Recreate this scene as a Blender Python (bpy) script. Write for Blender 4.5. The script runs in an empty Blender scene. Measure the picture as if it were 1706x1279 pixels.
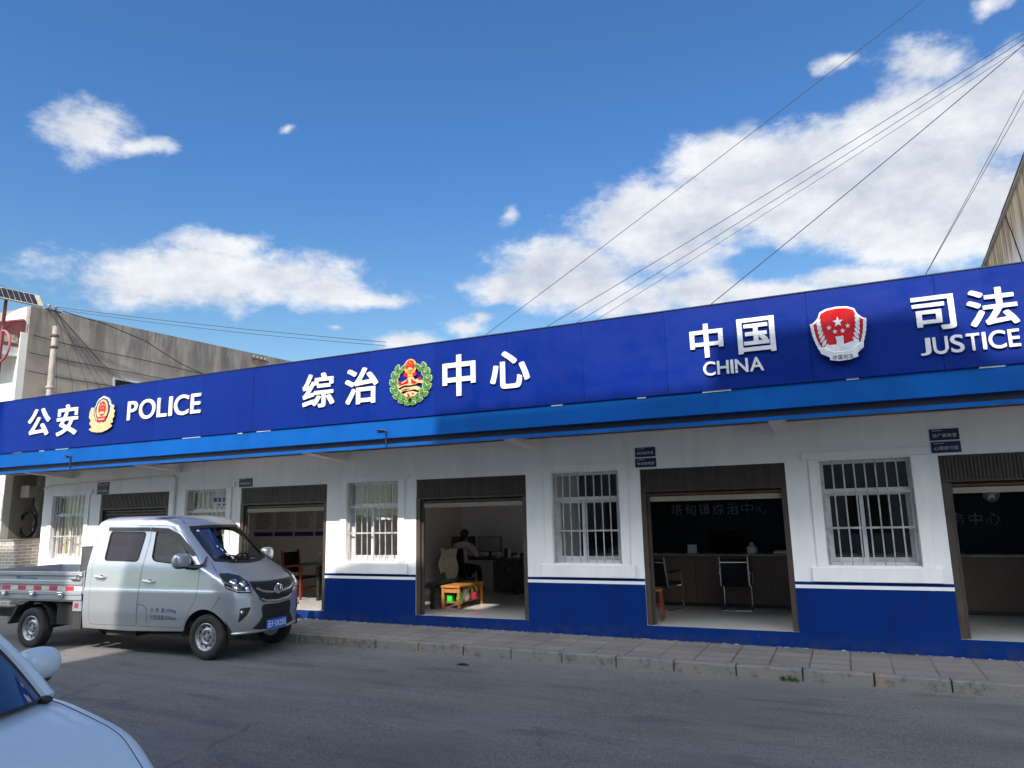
import bpy, bmesh, math, random
from mathutils import Vector, Matrix
R = math.radians
random.seed(7)
scene = bpy.context.scene
COL = scene.collection

# ------------------------------------------------------------------ camera
cam_d = bpy.data.cameras.new('camera')
cam = bpy.data.objects.new('camera', cam_d)
COL.objects.link(cam)
yaw, pit, rol = R(-24.58465), R(10.31366), R(-1.27026583)
_f = Vector((math.sin(yaw)*math.cos(pit), math.cos(yaw)*math.cos(pit), math.sin(pit)))
_r = Vector((math.cos(yaw), -math.sin(yaw), 0)); _u = _r.cross(_f)
_r2 = _r*math.cos(rol)+_u*math.sin(rol); _u2 = -_r*math.sin(rol)+_u*math.cos(rol)
cm = Matrix((( _r2.x, _u2.x, -_f.x, 0), (_r2.y, _u2.y, -_f.y, 0), (_r2.z, _u2.z, -_f.z, 0), (0, 0, 0, 1)))
cam.matrix_world = Matrix.Translation((0, -10.8, 1.983)) @ cm
cam_d.sensor_width = 36; cam_d.lens = 1186.84/1706*36
cam_d.clip_start = .05; cam_d.clip_end = 3000
scene.camera = cam
scene.render.resolution_x = 1024; scene.render.resolution_y = 768

# ------------------------------------------------------------------ light
SUN_A, SUN_B = -.12, .95                       # sunlight travels along (SUN_A, 1, -SUN_B)
sun_d = bpy.data.lights.new('sun', 'SUN'); sun_d.energy = 2.7; sun_d.angle = R(.53); sun_d.color = (1, .93, .84)
sun = bpy.data.objects.new('sun', sun_d); COL.objects.link(sun)
sun.rotation_mode = 'QUATERNION'
sun.rotation_quaternion = Vector((SUN_A, 1, -SUN_B)).to_track_quat('-Z', 'Y')
sun.location = (3, -30, 30)
scene.view_settings.view_transform = 'Standard'
scene.view_settings.look = 'None'
scene.view_settings.exposure = 1.5
scene.view_settings.gamma = 1
scene.cycles.max_bounces = 10
scene.cycles.diffuse_bounces = 5
scene.cycles.transparent_max_bounces = 16
scene.cycles.sample_clamp_indirect = 6

world = bpy.data.worlds.new('World'); scene.world = world; world.use_nodes = True
CLOUDS = [(-57.1,26.4,3.9,2.5,14,.88),(-53.1,26.2,2.6,1.1,20,.78),(-43.6,29.1,1.7,.9,20,.50),(-47.9,18.0,12.2,2.4,5,1.2),(-36.5,16.9,5.5,1.0,1,.9),(-50.8,16.8,7.4,1.8,6,1),(-39.8,17.3,5.5,1.7,2,.9),(-47.6,20.1,4.0,1.3,6,1),(-32.5,13.5,3.3,1.0,0,1.1),(-28.4,14.9,2.6,1.0,-1,.8),(-24.4,23.5,1.9,1.1,14,.62),(-25,17.9,4.2,1.9,-2,1.1),(-27.1,15.7,1.5,.7,-1,.9),(-20.5,18.9,7.2,3.4,-4,1.3),(-12.8,21.9,7.0,4.0,-7,1.45),(-5.4,24.6,6.6,4.2,-11,1.6),(.8,24.2,6.8,4.2,-14,1.6),(7.3,24.1,6.0,4.9,-17,1.7),(12.0,25.5,3.8,4.2,-20,1.7),(-1.2,21.8,8.4,2.9,-12,1.5),(7.5,19.6,8.1,4.3,-15,1.6),(-8.5,22.3,6,2.4,-9,1.5),(-15.1,16.6,5.5,2.2,-5,1),(-9.8,17.1,4.8,1.9,-6,1),(-3.5,16.0,5.7,1.4,-8,1.1),(2.4,16.2,4.1,1.2,-10,1.1),(8.7,29.7,4.2,2.2,-8,.88),(2.5,31.2,1.9,.9,-6,.62),(12.9,31.5,1.9,.9,-13,.6),(-38.8,14.4,1.8,.6,2,.35),(13.9,27.8,1.5,2.0,-22,1),(5.0,14.1,5.3,1.7,-10,1),
          (180,53,40,11,0,2.0),(125,42,24,14,0,1.8),(-125,42,24,14,0,1.8),(135,20,22,10,0,1.8),(-135,20,22,10,0,1.8),(60,25,14,6,0,1),(95,35,12,7,0,1),(150,30,20,8,0,1),(-120,28,16,6,0,1),(-160,40,12,7,0,1)]  # clouds out of view, added to brighten the shaded street
def build_world():
    nt = world.node_tree; N = nt.nodes; L = nt.links
    for n in list(N): N.remove(n)
    out = N.new('ShaderNodeOutputWorld'); bg = N.new('ShaderNodeBackground'); bg.inputs[1].default_value = .155
    L.new(bg.outputs[0], out.inputs[0])
    sky = N.new('ShaderNodeTexSky'); sky.sky_type = 'NISHITA'; sky.sun_disc = False
    sky.sun_elevation = math.atan2(SUN_B, math.hypot(1, SUN_A)); sky.sun_rotation = math.atan2(-SUN_A, -1)
    sky.altitude = 1800; sky.air_density = 1.0; sky.dust_density = .3; sky.ozone_density = 2.2
    tc = N.new('ShaderNodeTexCoord'); D = tc.outputs['Generated']
    def math_(op, a, b=None, c=None, clamp=False):
        m = N.new('ShaderNodeMath'); m.operation = op; m.use_clamp = clamp
        for i, x in enumerate((a, b, c)):
            if x is None: continue
            if isinstance(x, (int, float)): m.inputs[i].default_value = x
            else: L.new(x, m.inputs[i])
        return m.outputs[0]
    # low-frequency warp so the outlines billow
    wn = N.new('ShaderNodeTexNoise'); wn.inputs['Scale'].default_value = 9; wn.inputs['Detail'].default_value = 3; L.new(D, wn.inputs['Vector'])
    ws = N.new('ShaderNodeVectorMath'); ws.operation = 'MULTIPLY_ADD'
    L.new(wn.outputs['Color'], ws.inputs[0]); ws.inputs[1].default_value = (.07, .07, .05)
    ad = N.new('ShaderNodeVectorMath'); ad.operation = 'SUBTRACT'; L.new(D, ad.inputs[0]); ad.inputs[1].default_value = (.035, .035, .025)
    L.new(ad.outputs[0], ws.inputs[2]); DW = ws.outputs[0]
    cov = None; lit = None
    for az, el, rx, ry, ti, w in CLOUDS:
        a, e = R(az), R(el)
        c = Vector((math.sin(a)*math.cos(e), math.cos(a)*math.cos(e), math.sin(e)))
        e1 = Vector((math.cos(a), -math.sin(a), 0)); e2 = e1.cross(c)*-1
        if e2.z < 0: e2 = -e2
        t = R(ti); x = e1*math.cos(t)+e2*math.sin(t); y = c.cross(x)
        M = Matrix(((x.x, y.x, c.x), (x.y, y.y, c.y), (x.z, y.z, c.z)))
        mp = N.new('ShaderNodeMapping'); mp.vector_type = 'TEXTURE'
        mp.inputs['Location'].default_value = c; mp.inputs['Rotation'].default_value = M.to_euler()
        mp.inputs['Scale'].default_value = (math.sin(R(rx)), math.sin(R(ry)), .3)
        L.new(DW, mp.inputs['Vector'])
        ln = N.new('ShaderNodeVectorMath'); ln.operation = 'LENGTH'; L.new(mp.outputs[0], ln.inputs[0])
        v = math_('MULTIPLY_ADD', ln.outputs['Value'], -max(w, 1.0), w)
        cov = v if cov is None else math_('SMOOTH_MAX', cov, v, .35)
    cov = math_('MAXIMUM', cov, -1.0)
    mpn = N.new('ShaderNodeMapping'); mpn.inputs['Scale'].default_value = (1, 1, 1.7); L.new(D, mpn.inputs['Vector'])
    def noise(scale, det, rough, off=(0, 0, 0)):
        m = N.new('ShaderNodeVectorMath'); m.operation = 'ADD'; L.new(mpn.outputs[0], m.inputs[0]); m.inputs[1].default_value = off
        n = N.new('ShaderNodeTexNoise'); n.inputs['Scale'].default_value = scale; n.inputs['Detail'].default_value = det
        n.inputs['Roughness'].default_value = rough; L.new(m.outputs[0], n.inputs['Vector']); return n.outputs['Fac']
    n1 = noise(11, 10, .64); nf = noise(46, 8, .66, (1.3, .2, 2.1))
    dens = math_('ADD', cov, math_('MULTIPLY_ADD', n1, 1.6, -.80)); dens = math_('ADD', dens, math_('MULTIPLY_ADD', nf, .62, -.31))
    mr = N.new('ShaderNodeMapRange'); mr.interpolation_type = 'SMOOTHSTEP'; L.new(dens, mr.inputs[0])
    mr.inputs[1].default_value = -.08; mr.inputs[2].default_value = .70; alpha = mr.outputs[0]
    # light and grey masses inside the cloud: the density towards the sun
    n2 = noise(11, 8, .6, (.012, .02, -.05))
    sh = math_('SUBTRACT', n1, n2)
    n3 = noise(4.5, 4, .5, (3.1, 1.7, .4))
    br = math_('ADD', math_('MULTIPLY_ADD', sh, 1.9, .52), math_('MULTIPLY_ADD', n3, .9, -.42), clamp=True)
    thin = math_('SUBTRACT', 1.15, dens, clamp=True)
    br = math_('ADD', br, math_('MULTIPLY', thin, .25), clamp=True)
    cr = N.new('ShaderNodeMix'); cr.data_type = 'RGBA'; L.new(br, cr.inputs[0])
    cr.inputs[6].default_value = (1.18, 1.34, 1.62, 1); cr.inputs[7].default_value = (2.12, 2.16, 2.25, 1)
    # the added, unseen clouds high in the south are boosted to fill the shade
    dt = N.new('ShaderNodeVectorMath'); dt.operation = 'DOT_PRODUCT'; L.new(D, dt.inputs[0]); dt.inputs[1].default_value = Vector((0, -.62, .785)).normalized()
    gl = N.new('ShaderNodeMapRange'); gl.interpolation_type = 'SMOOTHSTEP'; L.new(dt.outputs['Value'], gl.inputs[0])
    for i_, v_ in enumerate((.35, .92, 1.0, FILL_CLOUD_GLOW)): gl.inputs[i_+1].default_value = v_
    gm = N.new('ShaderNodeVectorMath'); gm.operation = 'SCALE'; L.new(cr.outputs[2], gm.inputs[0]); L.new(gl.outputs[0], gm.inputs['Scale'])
    tint = N.new('ShaderNodeMix'); tint.data_type = 'RGBA'; tint.blend_type = 'MULTIPLY'; tint.inputs[0].default_value = 1
    L.new(sky.outputs[0], tint.inputs[6])
    sz = N.new('ShaderNodeSeparateXYZ'); L.new(D, sz.inputs[0])
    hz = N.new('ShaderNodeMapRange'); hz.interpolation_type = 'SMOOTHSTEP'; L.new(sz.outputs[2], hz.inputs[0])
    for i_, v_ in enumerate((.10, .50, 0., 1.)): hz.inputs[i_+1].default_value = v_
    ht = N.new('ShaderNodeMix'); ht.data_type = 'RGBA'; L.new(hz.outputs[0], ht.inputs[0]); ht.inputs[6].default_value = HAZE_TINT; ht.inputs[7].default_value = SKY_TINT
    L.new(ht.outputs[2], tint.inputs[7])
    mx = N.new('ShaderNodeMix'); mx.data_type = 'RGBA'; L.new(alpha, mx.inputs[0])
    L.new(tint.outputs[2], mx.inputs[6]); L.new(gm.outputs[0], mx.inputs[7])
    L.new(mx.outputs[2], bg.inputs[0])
FILL_CLOUD_GLOW = 7.0  # boost of the unseen southern clouds, raised to light the shaded walls
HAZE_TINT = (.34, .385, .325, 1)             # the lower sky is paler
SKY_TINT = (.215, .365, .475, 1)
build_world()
# ------------------------------------------------------------------ helpers
def gz(x):                                     # the street climbs gently to the left
    return -.0065*(max(-40, min(20, x))+3.5)

class MB:
    """collects shapes; build() links them as ONE mesh object"""
    def __init__(s): s.v = []; s.f = []; s.m = []; s.k = 0
    def add(s, vs, fs):
        b = len(s.v); s.v += [tuple(v) for v in vs]
        for f in fs: s.f.append([b+i for i in f]); s.m.append(s.k)
        return s
    def box(s, x0, x1, y0, y1, z0, z1):
        x0, x1 = min(x0, x1), max(x0, x1); y0, y1 = min(y0, y1), max(y0, y1); z0, z1 = min(z0, z1), max(z0, z1)
        return s.add([(x0,y0,z0),(x1,y0,z0),(x1,y1,z0),(x0,y1,z0),(x0,y0,z1),(x1,y0,z1),(x1,y1,z1),(x0,y1,z1)],
              [(0,3,2,1),(4,5,6,7),(0,1,5,4),(1,2,6,5),(2,3,7,6),(3,0,4,7)])
    def obox(s, c, h, M):                      # oriented box: centre, half sizes, 3x3 matrix
        vs = [Vector(c)+M@Vector((sx*h[0], sy*h[1], sz*h[2])) for sz in (-1,1) for sy in (-1,1) for sx in (-1,1)]
        return s.add(vs, [(0,2,3,1),(4,5,7,6),(0,1,5,4),(1,3,7,5),(3,2,6,7),(2,0,4,6)])
    def bar(s, p, q, w, h=None, up=(0,0,1)):
        p, q = Vector(p), Vector(q); d = (q-p); l = d.length; d.normalize(); up = Vector(up)
        if abs(d.dot(up)) > .99: up = Vector((1,0,0))
        a = d.cross(up).normalized(); b = a.cross(d)
        M = Matrix((d, a, b)).transposed()
        return s.obox((p+q)/2, (l/2, w/2, (h or w)/2), M)
    def tube(s, pts, r, n=8, cap=True, closed=False):
        pts = [Vector(p) for p in pts]; rs = r if isinstance(r, (list, tuple)) else [r]*len(pts)
        vs = []; N = len(pts); pa = None
        for i, p in enumerate(pts):
            if closed: d = pts[(i+1) % N]-pts[i-1]
            else: d = pts[min(i+1, N-1)]-pts[max(i-1, 0)]
            d.normalize()
            if pa is None:
                up = Vector((0,0,1)) if abs(d.z) < .9 else Vector((1,0,0)); a = d.cross(up).normalized()
            else:
                a = (pa-d*pa.dot(d)).normalized()
            pa = a; b = d.cross(a)
            for k in range(n):
                t = 2*math.pi*k/n; vs.append(p+(a*math.cos(t)+b*math.sin(t))*rs[i])
        fs = []
        for i in range(N if closed else N-1):
            j = (i+1) % N
            for k in range(n): fs.append((i*n+k, i*n+(k+1) % n, j*n+(k+1) % n, j*n+k))
        if cap and not closed: fs += [tuple(range(n-1,-1,-1)), tuple((N-1)*n+k for k in range(n))]
        return s.add(vs, fs)
    def cyl(s, p, q, r0, r1=None, n=16):
        return s.tube([p, q], [r0, r0 if r1 is None else r1], n)
    def lathe(s, prof, n=24, axis='z', c=(0,0,0), cap=True):
        vs = []; c = Vector(c)
        for r, h in prof:
            for k in range(n):
                t = 2*math.pi*k/n; a, b = r*math.cos(t), r*math.sin(t)
                vs.append(c+Vector({'z': (a,b,h), 'y': (b,h,a), 'x': (h,a,b)}[axis]))
        fs = [(i*n+k, i*n+(k+1) % n, (i+1)*n+(k+1) % n, (i+1)*n+k) for i in range(len(prof)-1) for k in range(n)]
        if cap:
            if prof[0][0] > 1e-6: fs.append(tuple(range(n-1,-1,-1)))
            if prof[-1][0] > 1e-6: fs.append(tuple((len(prof)-1)*n+k for k in range(n)))
        return s.add(vs, fs)
    def grid(s, fn, nu, nv, flip=False):
        vs = [fn(i/nu, j/nv) for j in range(nv+1) for i in range(nu+1)]
        fs = []
        for j in range(nv):
            for i in range(nu):
                a = j*(nu+1)+i; q = (a, a+1, a+nu+2, a+nu+1); fs.append(q[::-1] if flip else q)
        return s.add(vs, fs)
    def ball(s, c, r, n=12, m=8, M=None):
        r = r if isinstance(r, (list, tuple)) else (r, r, r); c = Vector(c)
        vs = []
        for j in range(m+1):
            p = math.pi*j/m
            for k in range(n):
                t = 2*math.pi*k/n; w = Vector((r[0]*math.sin(p)*math.cos(t), r[1]*math.sin(p)*math.sin(t), r[2]*math.cos(p)))
                vs.append(c+(M@w if M else w))
        return s.add(vs, [(j*n+k, (j+1)*n+k, (j+1)*n+(k+1) % n, j*n+(k+1) % n) for j in range(m) for k in range(n)])
    def prism(s, poly, y0, y1, fn=None):       # polygon in (x,z) extruded along y
        n = len(poly); A = sum(poly[i][0]*poly[(i+1) % n][1]-poly[(i+1) % n][0]*poly[i][1] for i in range(n))
        if A < 0: poly = poly[::-1]
        vs = [(x, y0, z) for x, z in poly]+[(x, y1, z) for x, z in poly]
        fs = [tuple(range(n)), tuple(range(2*n-1, n-1, -1))]+[(i, n+i, n+(i+1) % n, (i+1) % n) for i in range(n)]
        return s.add(vs, fs)
    def build(s, name, mats, parent=None, smooth=False, bevel=0, loc=None, segs=2):
        me = bpy.data.meshes.new(name)
        me.from_pydata(s.v, [], s.f)
        mats = mats if isinstance(mats, (list, tuple)) else [mats]
        for m in mats: me.materials.append(m)
        if any(s.m): me.polygons.foreach_set('material_index', s.m)
        me.validate(); 
        bm = bmesh.new(); bm.from_mesh(me); bmesh.ops.remove_doubles(bm, verts=bm.verts, dist=1e-5); bmesh.ops.recalc_face_normals(bm, faces=bm.faces); bm.to_mesh(me); bm.free()
        o = bpy.data.objects.new(name, me); COL.objects.link(o)
        if smooth:
            me.polygons.foreach_set('use_smooth', [True]*len(me.polygons))
            try: me.set_sharp_from_angle(angle=R(38 if smooth is True else smooth))
            except Exception: pass
        if bevel:
            b = o.modifiers.new('bevel', 'BEVEL'); b.width = bevel; b.segments = segs; b.limit_method = 'ANGLE'; b.angle_limit = R(40)
            b.harden_normals = False
        if parent: o.parent = parent
        if loc: o.location = loc
        return o

def empty(name, loc=(0,0,0), rz=0):
    o = bpy.data.objects.new(name, None); o.location = loc; o.rotation_euler = (0,0,rz); o.empty_display_size = .2
    COL.objects.link(o); return o
def tag(o, label, cat, group=None):
    o['label'] = label; o['category'] = cat
    if group: o['group'] = group
    return o
def structure(o): o['kind'] = 'structure'; return o
def copy_tree(o, parent=None):
    c = o.copy(); COL.objects.link(c); c.parent = parent
    for k in KIDS(o): copy_tree(k, c)
    return c
def KIDS(o): return [x for x in list(COL.objects) if x.parent == o]

def text_mesh(s, extrude=.004, bold=.0, space=1.0):
    c = bpy.data.curves.new('lettering', 'FONT'); c.body = s; c.offset = bold; c.extrude = 0; c.space_character = space; c.resolution_u = 4
    o = bpy.data.objects.new('lettering', c); COL.objects.link(o)
    dg = bpy.context.evaluated_depsgraph_get(); dg.update()
    me = bpy.data.meshes.new_from_object(o.evaluated_get(dg), depsgraph=dg)
    bpy.data.objects.remove(o); bpy.data.curves.remove(c)
    return me
def lettering(name, s, x0, x1, z0, z1, y, depth, m, parent=None, bold=.02, space=1.0, M=None):
    """letters filling the box x0..x1, z0..z1, their front at y, reaching back by depth"""
    me = text_mesh(s, 0, bold, space)
    bm = bmesh.new(); bm.from_mesh(me)
    bmesh.ops.remove_doubles(bm, verts=bm.verts, dist=1e-5)
    xs = [v.co.x for v in bm.verts]; ys = [v.co.y for v in bm.verts]
    ax, bx, ay, by = min(xs), max(xs), min(ys), max(ys)
    for v in bm.verts:
        v.co = Vector((x0+(v.co.x-ax)/(bx-ax)*(x1-x0), y, z0+(v.co.y-ay)/(by-ay)*(z1-z0)))
    if depth:
        r = bmesh.ops.extrude_face_region(bm, geom=list(bm.faces))
        for e in r['geom']:
            if isinstance(e, bmesh.types.BMVert): e.co.y += depth
    bmesh.ops.recalc_face_normals(bm, faces=bm.faces)
    if M:
        for v in bm.verts: v.co = M @ v.co
    bm.to_mesh(me); bm.free(); me.materials.clear(); me.materials.append(m)
    o = bpy.data.objects.new(name, me); COL.objects.link(o)
    if parent: o.parent = parent
    return o

# ------------------------------------------------------------------ materials
def new_mat(name):
    m = bpy.data.materials.new(name); m.use_nodes = True
    nt = m.node_tree; b = nt.nodes['Principled BSDF']; return m, nt, b
def node(nt, t, **kw):
    n = nt.nodes.new(t)
    for k, v in kw.items():
        if k.startswith('i_'):
            key = k[2:].replace('_', ' '); n.inputs[key].default_value = v
        else: setattr(n, k, v)
    return n
def mixc(nt, fac, a, b, blend='MIX'):
    n = nt.nodes.new('ShaderNodeMix'); n.data_type = 'RGBA'; n.blend_type = blend
    for i, x in ((0, fac), (6, a), (7, b)):
        if isinstance(x, (int, float)): n.inputs[i].default_value = x
        elif isinstance(x, tuple): n.inputs[i].default_value = x if len(x) == 4 else (*x, 1)
        else: nt.links.new(x, n.inputs[i])
    return n.outputs[2]
def ramp(nt, v, a, b, lo=0., hi=1.):
    n = nt.nodes.new('ShaderNodeMapRange'); n.interpolation_type = 'SMOOTHSTEP'; nt.links.new(v, n.inputs[0])
    for i, x in enumerate((a, b, lo, hi)): n.inputs[i+1].default_value = x
    return n.outputs[0]
def noise(nt, scale, detail=5, rough=.55, stretch=None, coord='Object'):
    tc = nt.nodes.new('ShaderNodeTexCoord'); v = tc.outputs[coord]
    if stretch:
        mp = nt.nodes.new('ShaderNodeMapping'); mp.inputs['Scale'].default_value = stretch; nt.links.new(v, mp.inputs[0]); v = mp.outputs[0]
    n = node(nt, 'ShaderNodeTexNoise', i_Scale=scale, i_Detail=detail, i_Roughness=rough); nt.links.new(v, n.inputs['Vector'])
    return n.outputs['Fac']
def bump(nt, b, h, strength=.2, dist=.01):
    n = nt.nodes.new('ShaderNodeBump'); n.inputs['Strength'].default_value = strength; n.inputs['Distance'].default_value = dist
    nt.links.new(h, n.inputs['Height']); nt.links.new(n.outputs[0], b.inputs['Normal'])
def mat(name, col, rough=.6, metal=0., var=.12, scale=2.5, stretch=None, bmp=0., bscale=60, coat=0., spec=.5, grime=None, gscale=1.2):
    m, nt, b = new_mat(name)
    c = tuple(col)
    n = noise(nt, scale, 6, .6, stretch)
    lo = tuple(max(0, x*(1-var)) for x in c); hi = tuple(min(1, x*(1+var)) for x in c)
    out = mixc(nt, ramp(nt, n, .3, .7), lo, hi)
    if grime:
        g = noise(nt, gscale, 8, .65, stretch)
        out = mixc(nt, ramp(nt, g, .5, .72, 0, grime[1]), out, grime[0])
    nt.links.new(out, b.inputs['Base Color'])
    rn = noise(nt, scale*3, 4)
    nt.links.new(ramp(nt, rn, .25, .75, max(.02, rough-.08), min(1, rough+.08)), b.inputs['Roughness'])
    b.inputs['Metallic'].default_value = metal
    b.inputs['Coat Weight'].default_value = coat; b.inputs['Coat Roughness'].default_value = .06
    b.inputs['Specular IOR Level'].default_value = spec
    if bmp: bump(nt, b, noise(nt, bscale, 5), bmp, .01)
    return m
def glass(name, tint=(.9,.95,.95), dark=0., rough=.02):
    m, nt, b = new_mat(name)
    tr = nt.nodes.new('ShaderNodeBsdfTransparent'); tr.inputs[0].default_value = (*tint, 1)
    gl = nt.nodes.new('ShaderNodeBsdfGlossy'); gl.inputs[0].default_value = (1,1,1,1); gl.inputs['Roughness'].default_value = rough
    lw = nt.nodes.new('ShaderNodeLayerWeight'); lw.inputs[0].default_value = .5
    pw = nt.nodes.new('ShaderNodeMath'); pw.operation = 'POWER'; nt.links.new(lw.outputs['Facing'], pw.inputs[0]); pw.inputs[1].default_value = 4
    fr = nt.nodes.new('ShaderNodeMath'); fr.operation = 'MULTIPLY_ADD'; nt.links.new(pw.outputs[0], fr.inputs[0]); fr.inputs[1].default_value = .55; fr.inputs[2].default_value = .025
    mx = nt.nodes.new('ShaderNodeMixShader'); nt.links.new(fr.outputs[0], mx.inputs[0]); nt.links.new(tr.outputs[0], mx.inputs[1]); nt.links.new(gl.outputs[0], mx.inputs[2])
    nt.links.new(mx.outputs[0], nt.nodes['Material Output'].inputs[0]); return m

def mat_sign(name, lo, hi):
    m, nt, b = new_mat(name)
    n = noise(nt, .7, 5, .6); c = mixc(nt, ramp(nt, n, .3, .7), lo, hi)
    st = noise(nt, 3.2, 7, .68, (2.6,1,.16)); c = mixc(nt, ramp(nt, st, .52, .78, 0, .22), c, (.008,.042,.19))        # rain-washed dust
    sc = noise(nt, 17, 6, .7, (.6,1,1.5)); c = mixc(nt, ramp(nt, sc, .745, .79, 0, .4), c, (.08,.13,.30))
    nt.links.new(c, b.inputs['Base Color']); nt.links.new(ramp(nt, noise(nt, 2.5, 5), .3, .7, .36, .58), b.inputs['Roughness'])
    b.inputs['Specular IOR Level'].default_value = .10
    bump(nt, b, noise(nt, 1.6, 3, .5), .35, .05); return m
def car_paint(name, col, rough, metal, coat, dust):
    m, nt, b = new_mat(name)
    tc = nt.nodes.new('ShaderNodeTexCoord'); sx = nt.nodes.new('ShaderNodeSeparateXYZ'); nt.links.new(tc.outputs['Object'], sx.inputs[0])
    nt.links.new(mixc(nt, ramp(nt, sx.outputs[2], .25, .62, .5, 0), col, dust), b.inputs['Base Color'])      # road dust along the sill
    b.inputs['Roughness'].default_value = rough; b.inputs['Metallic'].default_value = metal; b.inputs['Coat Weight'].default_value = coat; b.inputs['Coat Roughness'].default_value = .05
    return m
def mat_asphalt():
    m, nt, b = new_mat('asphalt')
    big = noise(nt, .5, 5, .6, (.7,1.6,1)); fine = noise(nt, 130, 4, .75); mid = noise(nt, 6, 8, .72, (.35,1.5,1)); sp = noise(nt, 66, 5, .75); trk = noise(nt, .8, 4, .6, (.10,2.6,1))
    c = mixc(nt, ramp(nt, big, .3, .7), (.106,.102,.098), (.166,.159,.152))
    c = mixc(nt, ramp(nt, trk, .45, .7, 0, .45), c, (.070,.070,.074))
    c = mixc(nt, ramp(nt, mid, .40, .72, 0, .5), c, (.072,.073,.078))
    c = mixc(nt, ramp(nt, sp, .50, .64, 0, .75), c, (.235,.23,.225))
    c = mixc(nt, ramp(nt, sp, .36, .48, .8, 0), c, (.036,.036,.038))
    c = mixc(nt, ramp(nt, fine, .55, .75, 0, .6), c, (.27,.265,.26))
    c = mixc(nt, ramp(nt, fine, .28, .42, .6, 0), c, (.03,.03,.032))
    vt = nt.nodes.new('ShaderNodeTexCoord'); vw = nt.nodes.new('ShaderNodeTexNoise'); vw.inputs['Scale'].default_value = 2.2; vw.inputs['Detail'].default_value = 6; nt.links.new(vt.outputs['Object'], vw.inputs['Vector'])
    va = nt.nodes.new('ShaderNodeVectorMath'); va.operation = 'MULTIPLY_ADD'; nt.links.new(vw.outputs['Color'], va.inputs[0]); va.inputs[1].default_value = (.55,.55,0); nt.links.new(vt.outputs['Object'], va.inputs[2])
    vo = node(nt, 'ShaderNodeTexVoronoi', feature='DISTANCE_TO_EDGE', i_Scale=.42); nt.links.new(va.outputs[0], vo.inputs['Vector'])
    ck = nt.nodes.new('ShaderNodeMath'); ck.operation = 'MULTIPLY'; nt.links.new(ramp(nt, vo.outputs['Distance'], .001, .006, .45, 0), ck.inputs[0]); nt.links.new(ramp(nt, noise(nt, .45, 3), .50, .60), ck.inputs[1])
    c = mixc(nt, ck.outputs[0], c, (.022,.022,.023))
    oil = noise(nt, 1.9, 3, .5, (1,1.3,1)); c = mixc(nt, ramp(nt, oil, .69, .76, 0, .5), c, (.035,.035,.036))
    tc = nt.nodes.new('ShaderNodeTexCoord'); sx = nt.nodes.new('ShaderNodeSeparateXYZ'); nt.links.new(tc.outputs['Object'], sx.inputs[0])
    wob = nt.nodes.new('ShaderNodeMath'); wob.operation = 'MULTIPLY_ADD'; nt.links.new(mid, wob.inputs[0]); wob.inputs[1].default_value = .5; nt.links.new(sx.outputs[1], wob.inputs[2])
    c = mixc(nt, ramp(nt, wob.outputs[0], -1.75, -1.2, 0, .6), c, (.18,.166,.15))     # dust in the gutter
    st = noise(nt, 1.1, 3, .5, (.6,2.2,1)); wet = nt.nodes.new('ShaderNodeMath'); wet.operation = 'MULTIPLY'
    nt.links.new(ramp(nt, st, .56, .7), wet.inputs[0]); wet.inputs[1].default_value = .55
    c = mixc(nt, wet.outputs[0], c, (.058,.065,.070))
    nt.links.new(c, b.inputs['Base Color']); b.inputs['Roughness'].default_value = .82
    b.inputs['Specular IOR Level'].default_value = .35
    bump(nt, b, sp, .6, .012); return m
def mat_paving():
    m, nt, b = new_mat('paving_slabs')
    tc = nt.nodes.new('ShaderNodeTexCoord'); mp = nt.nodes.new('ShaderNodeMapping'); nt.links.new(tc.outputs['Object'], mp.inputs[0])
    mp.inputs['Location'].default_value = (.13, .03, 0)
    br = node(nt, 'ShaderNodeTexBrick', offset=.0, squash=1.0); nt.links.new(mp.outputs[0], br.inputs['Vector'])
    for k, v in (('Scale',1),('Mortar Size',.012),('Mortar Smooth',.3),('Bias',0),('Brick Width',.45),('Row Height',.305)): br.inputs[k].default_value = v
    br.inputs['Color1'].default_value = (.145,.132,.125,1); br.inputs['Color2'].default_value = (.205,.185,.172,1); br.inputs['Mortar'].default_value = (.05,.045,.042,1)
    n = noise(nt, 3.2, 7, .65); f = noise(nt, 60, 4)
    c = mixc(nt, ramp(nt, n, .35, .75, 0, .55), br.outputs['Color'], (.10,.092,.087))
    c = mixc(nt, ramp(nt, f, .6, .75, 0, .4), c, (.27,.25,.235))
    big = noise(nt, .9, 4, .6); c = mixc(nt, ramp(nt, big, .4, .65, 0, .5), c, (.22,.195,.175))
    n2 = noise(nt, 8, 4, .6); c = mixc(nt, ramp(nt, n2, .68, .76, 0, .6), c, (.42,.40,.38))
    nt.links.new(c, b.inputs['Base Color']); b.inputs['Roughness'].default_value = .8
    mm = nt.nodes.new('ShaderNodeMath'); mm.operation = 'MULTIPLY_ADD'; nt.links.new(f, mm.inputs[0]); mm.inputs[1].default_value = .25
    inv = nt.nodes.new('ShaderNodeMath'); inv.operation = 'SUBTRACT'; inv.inputs[0].default_value = 1; nt.links.new(br.outputs['Fac'], inv.inputs[1]); nt.links.new(inv.outputs[0], mm.inputs[2])
    bump(nt, b, mm.outputs[0], .6, .012); return m
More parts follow.
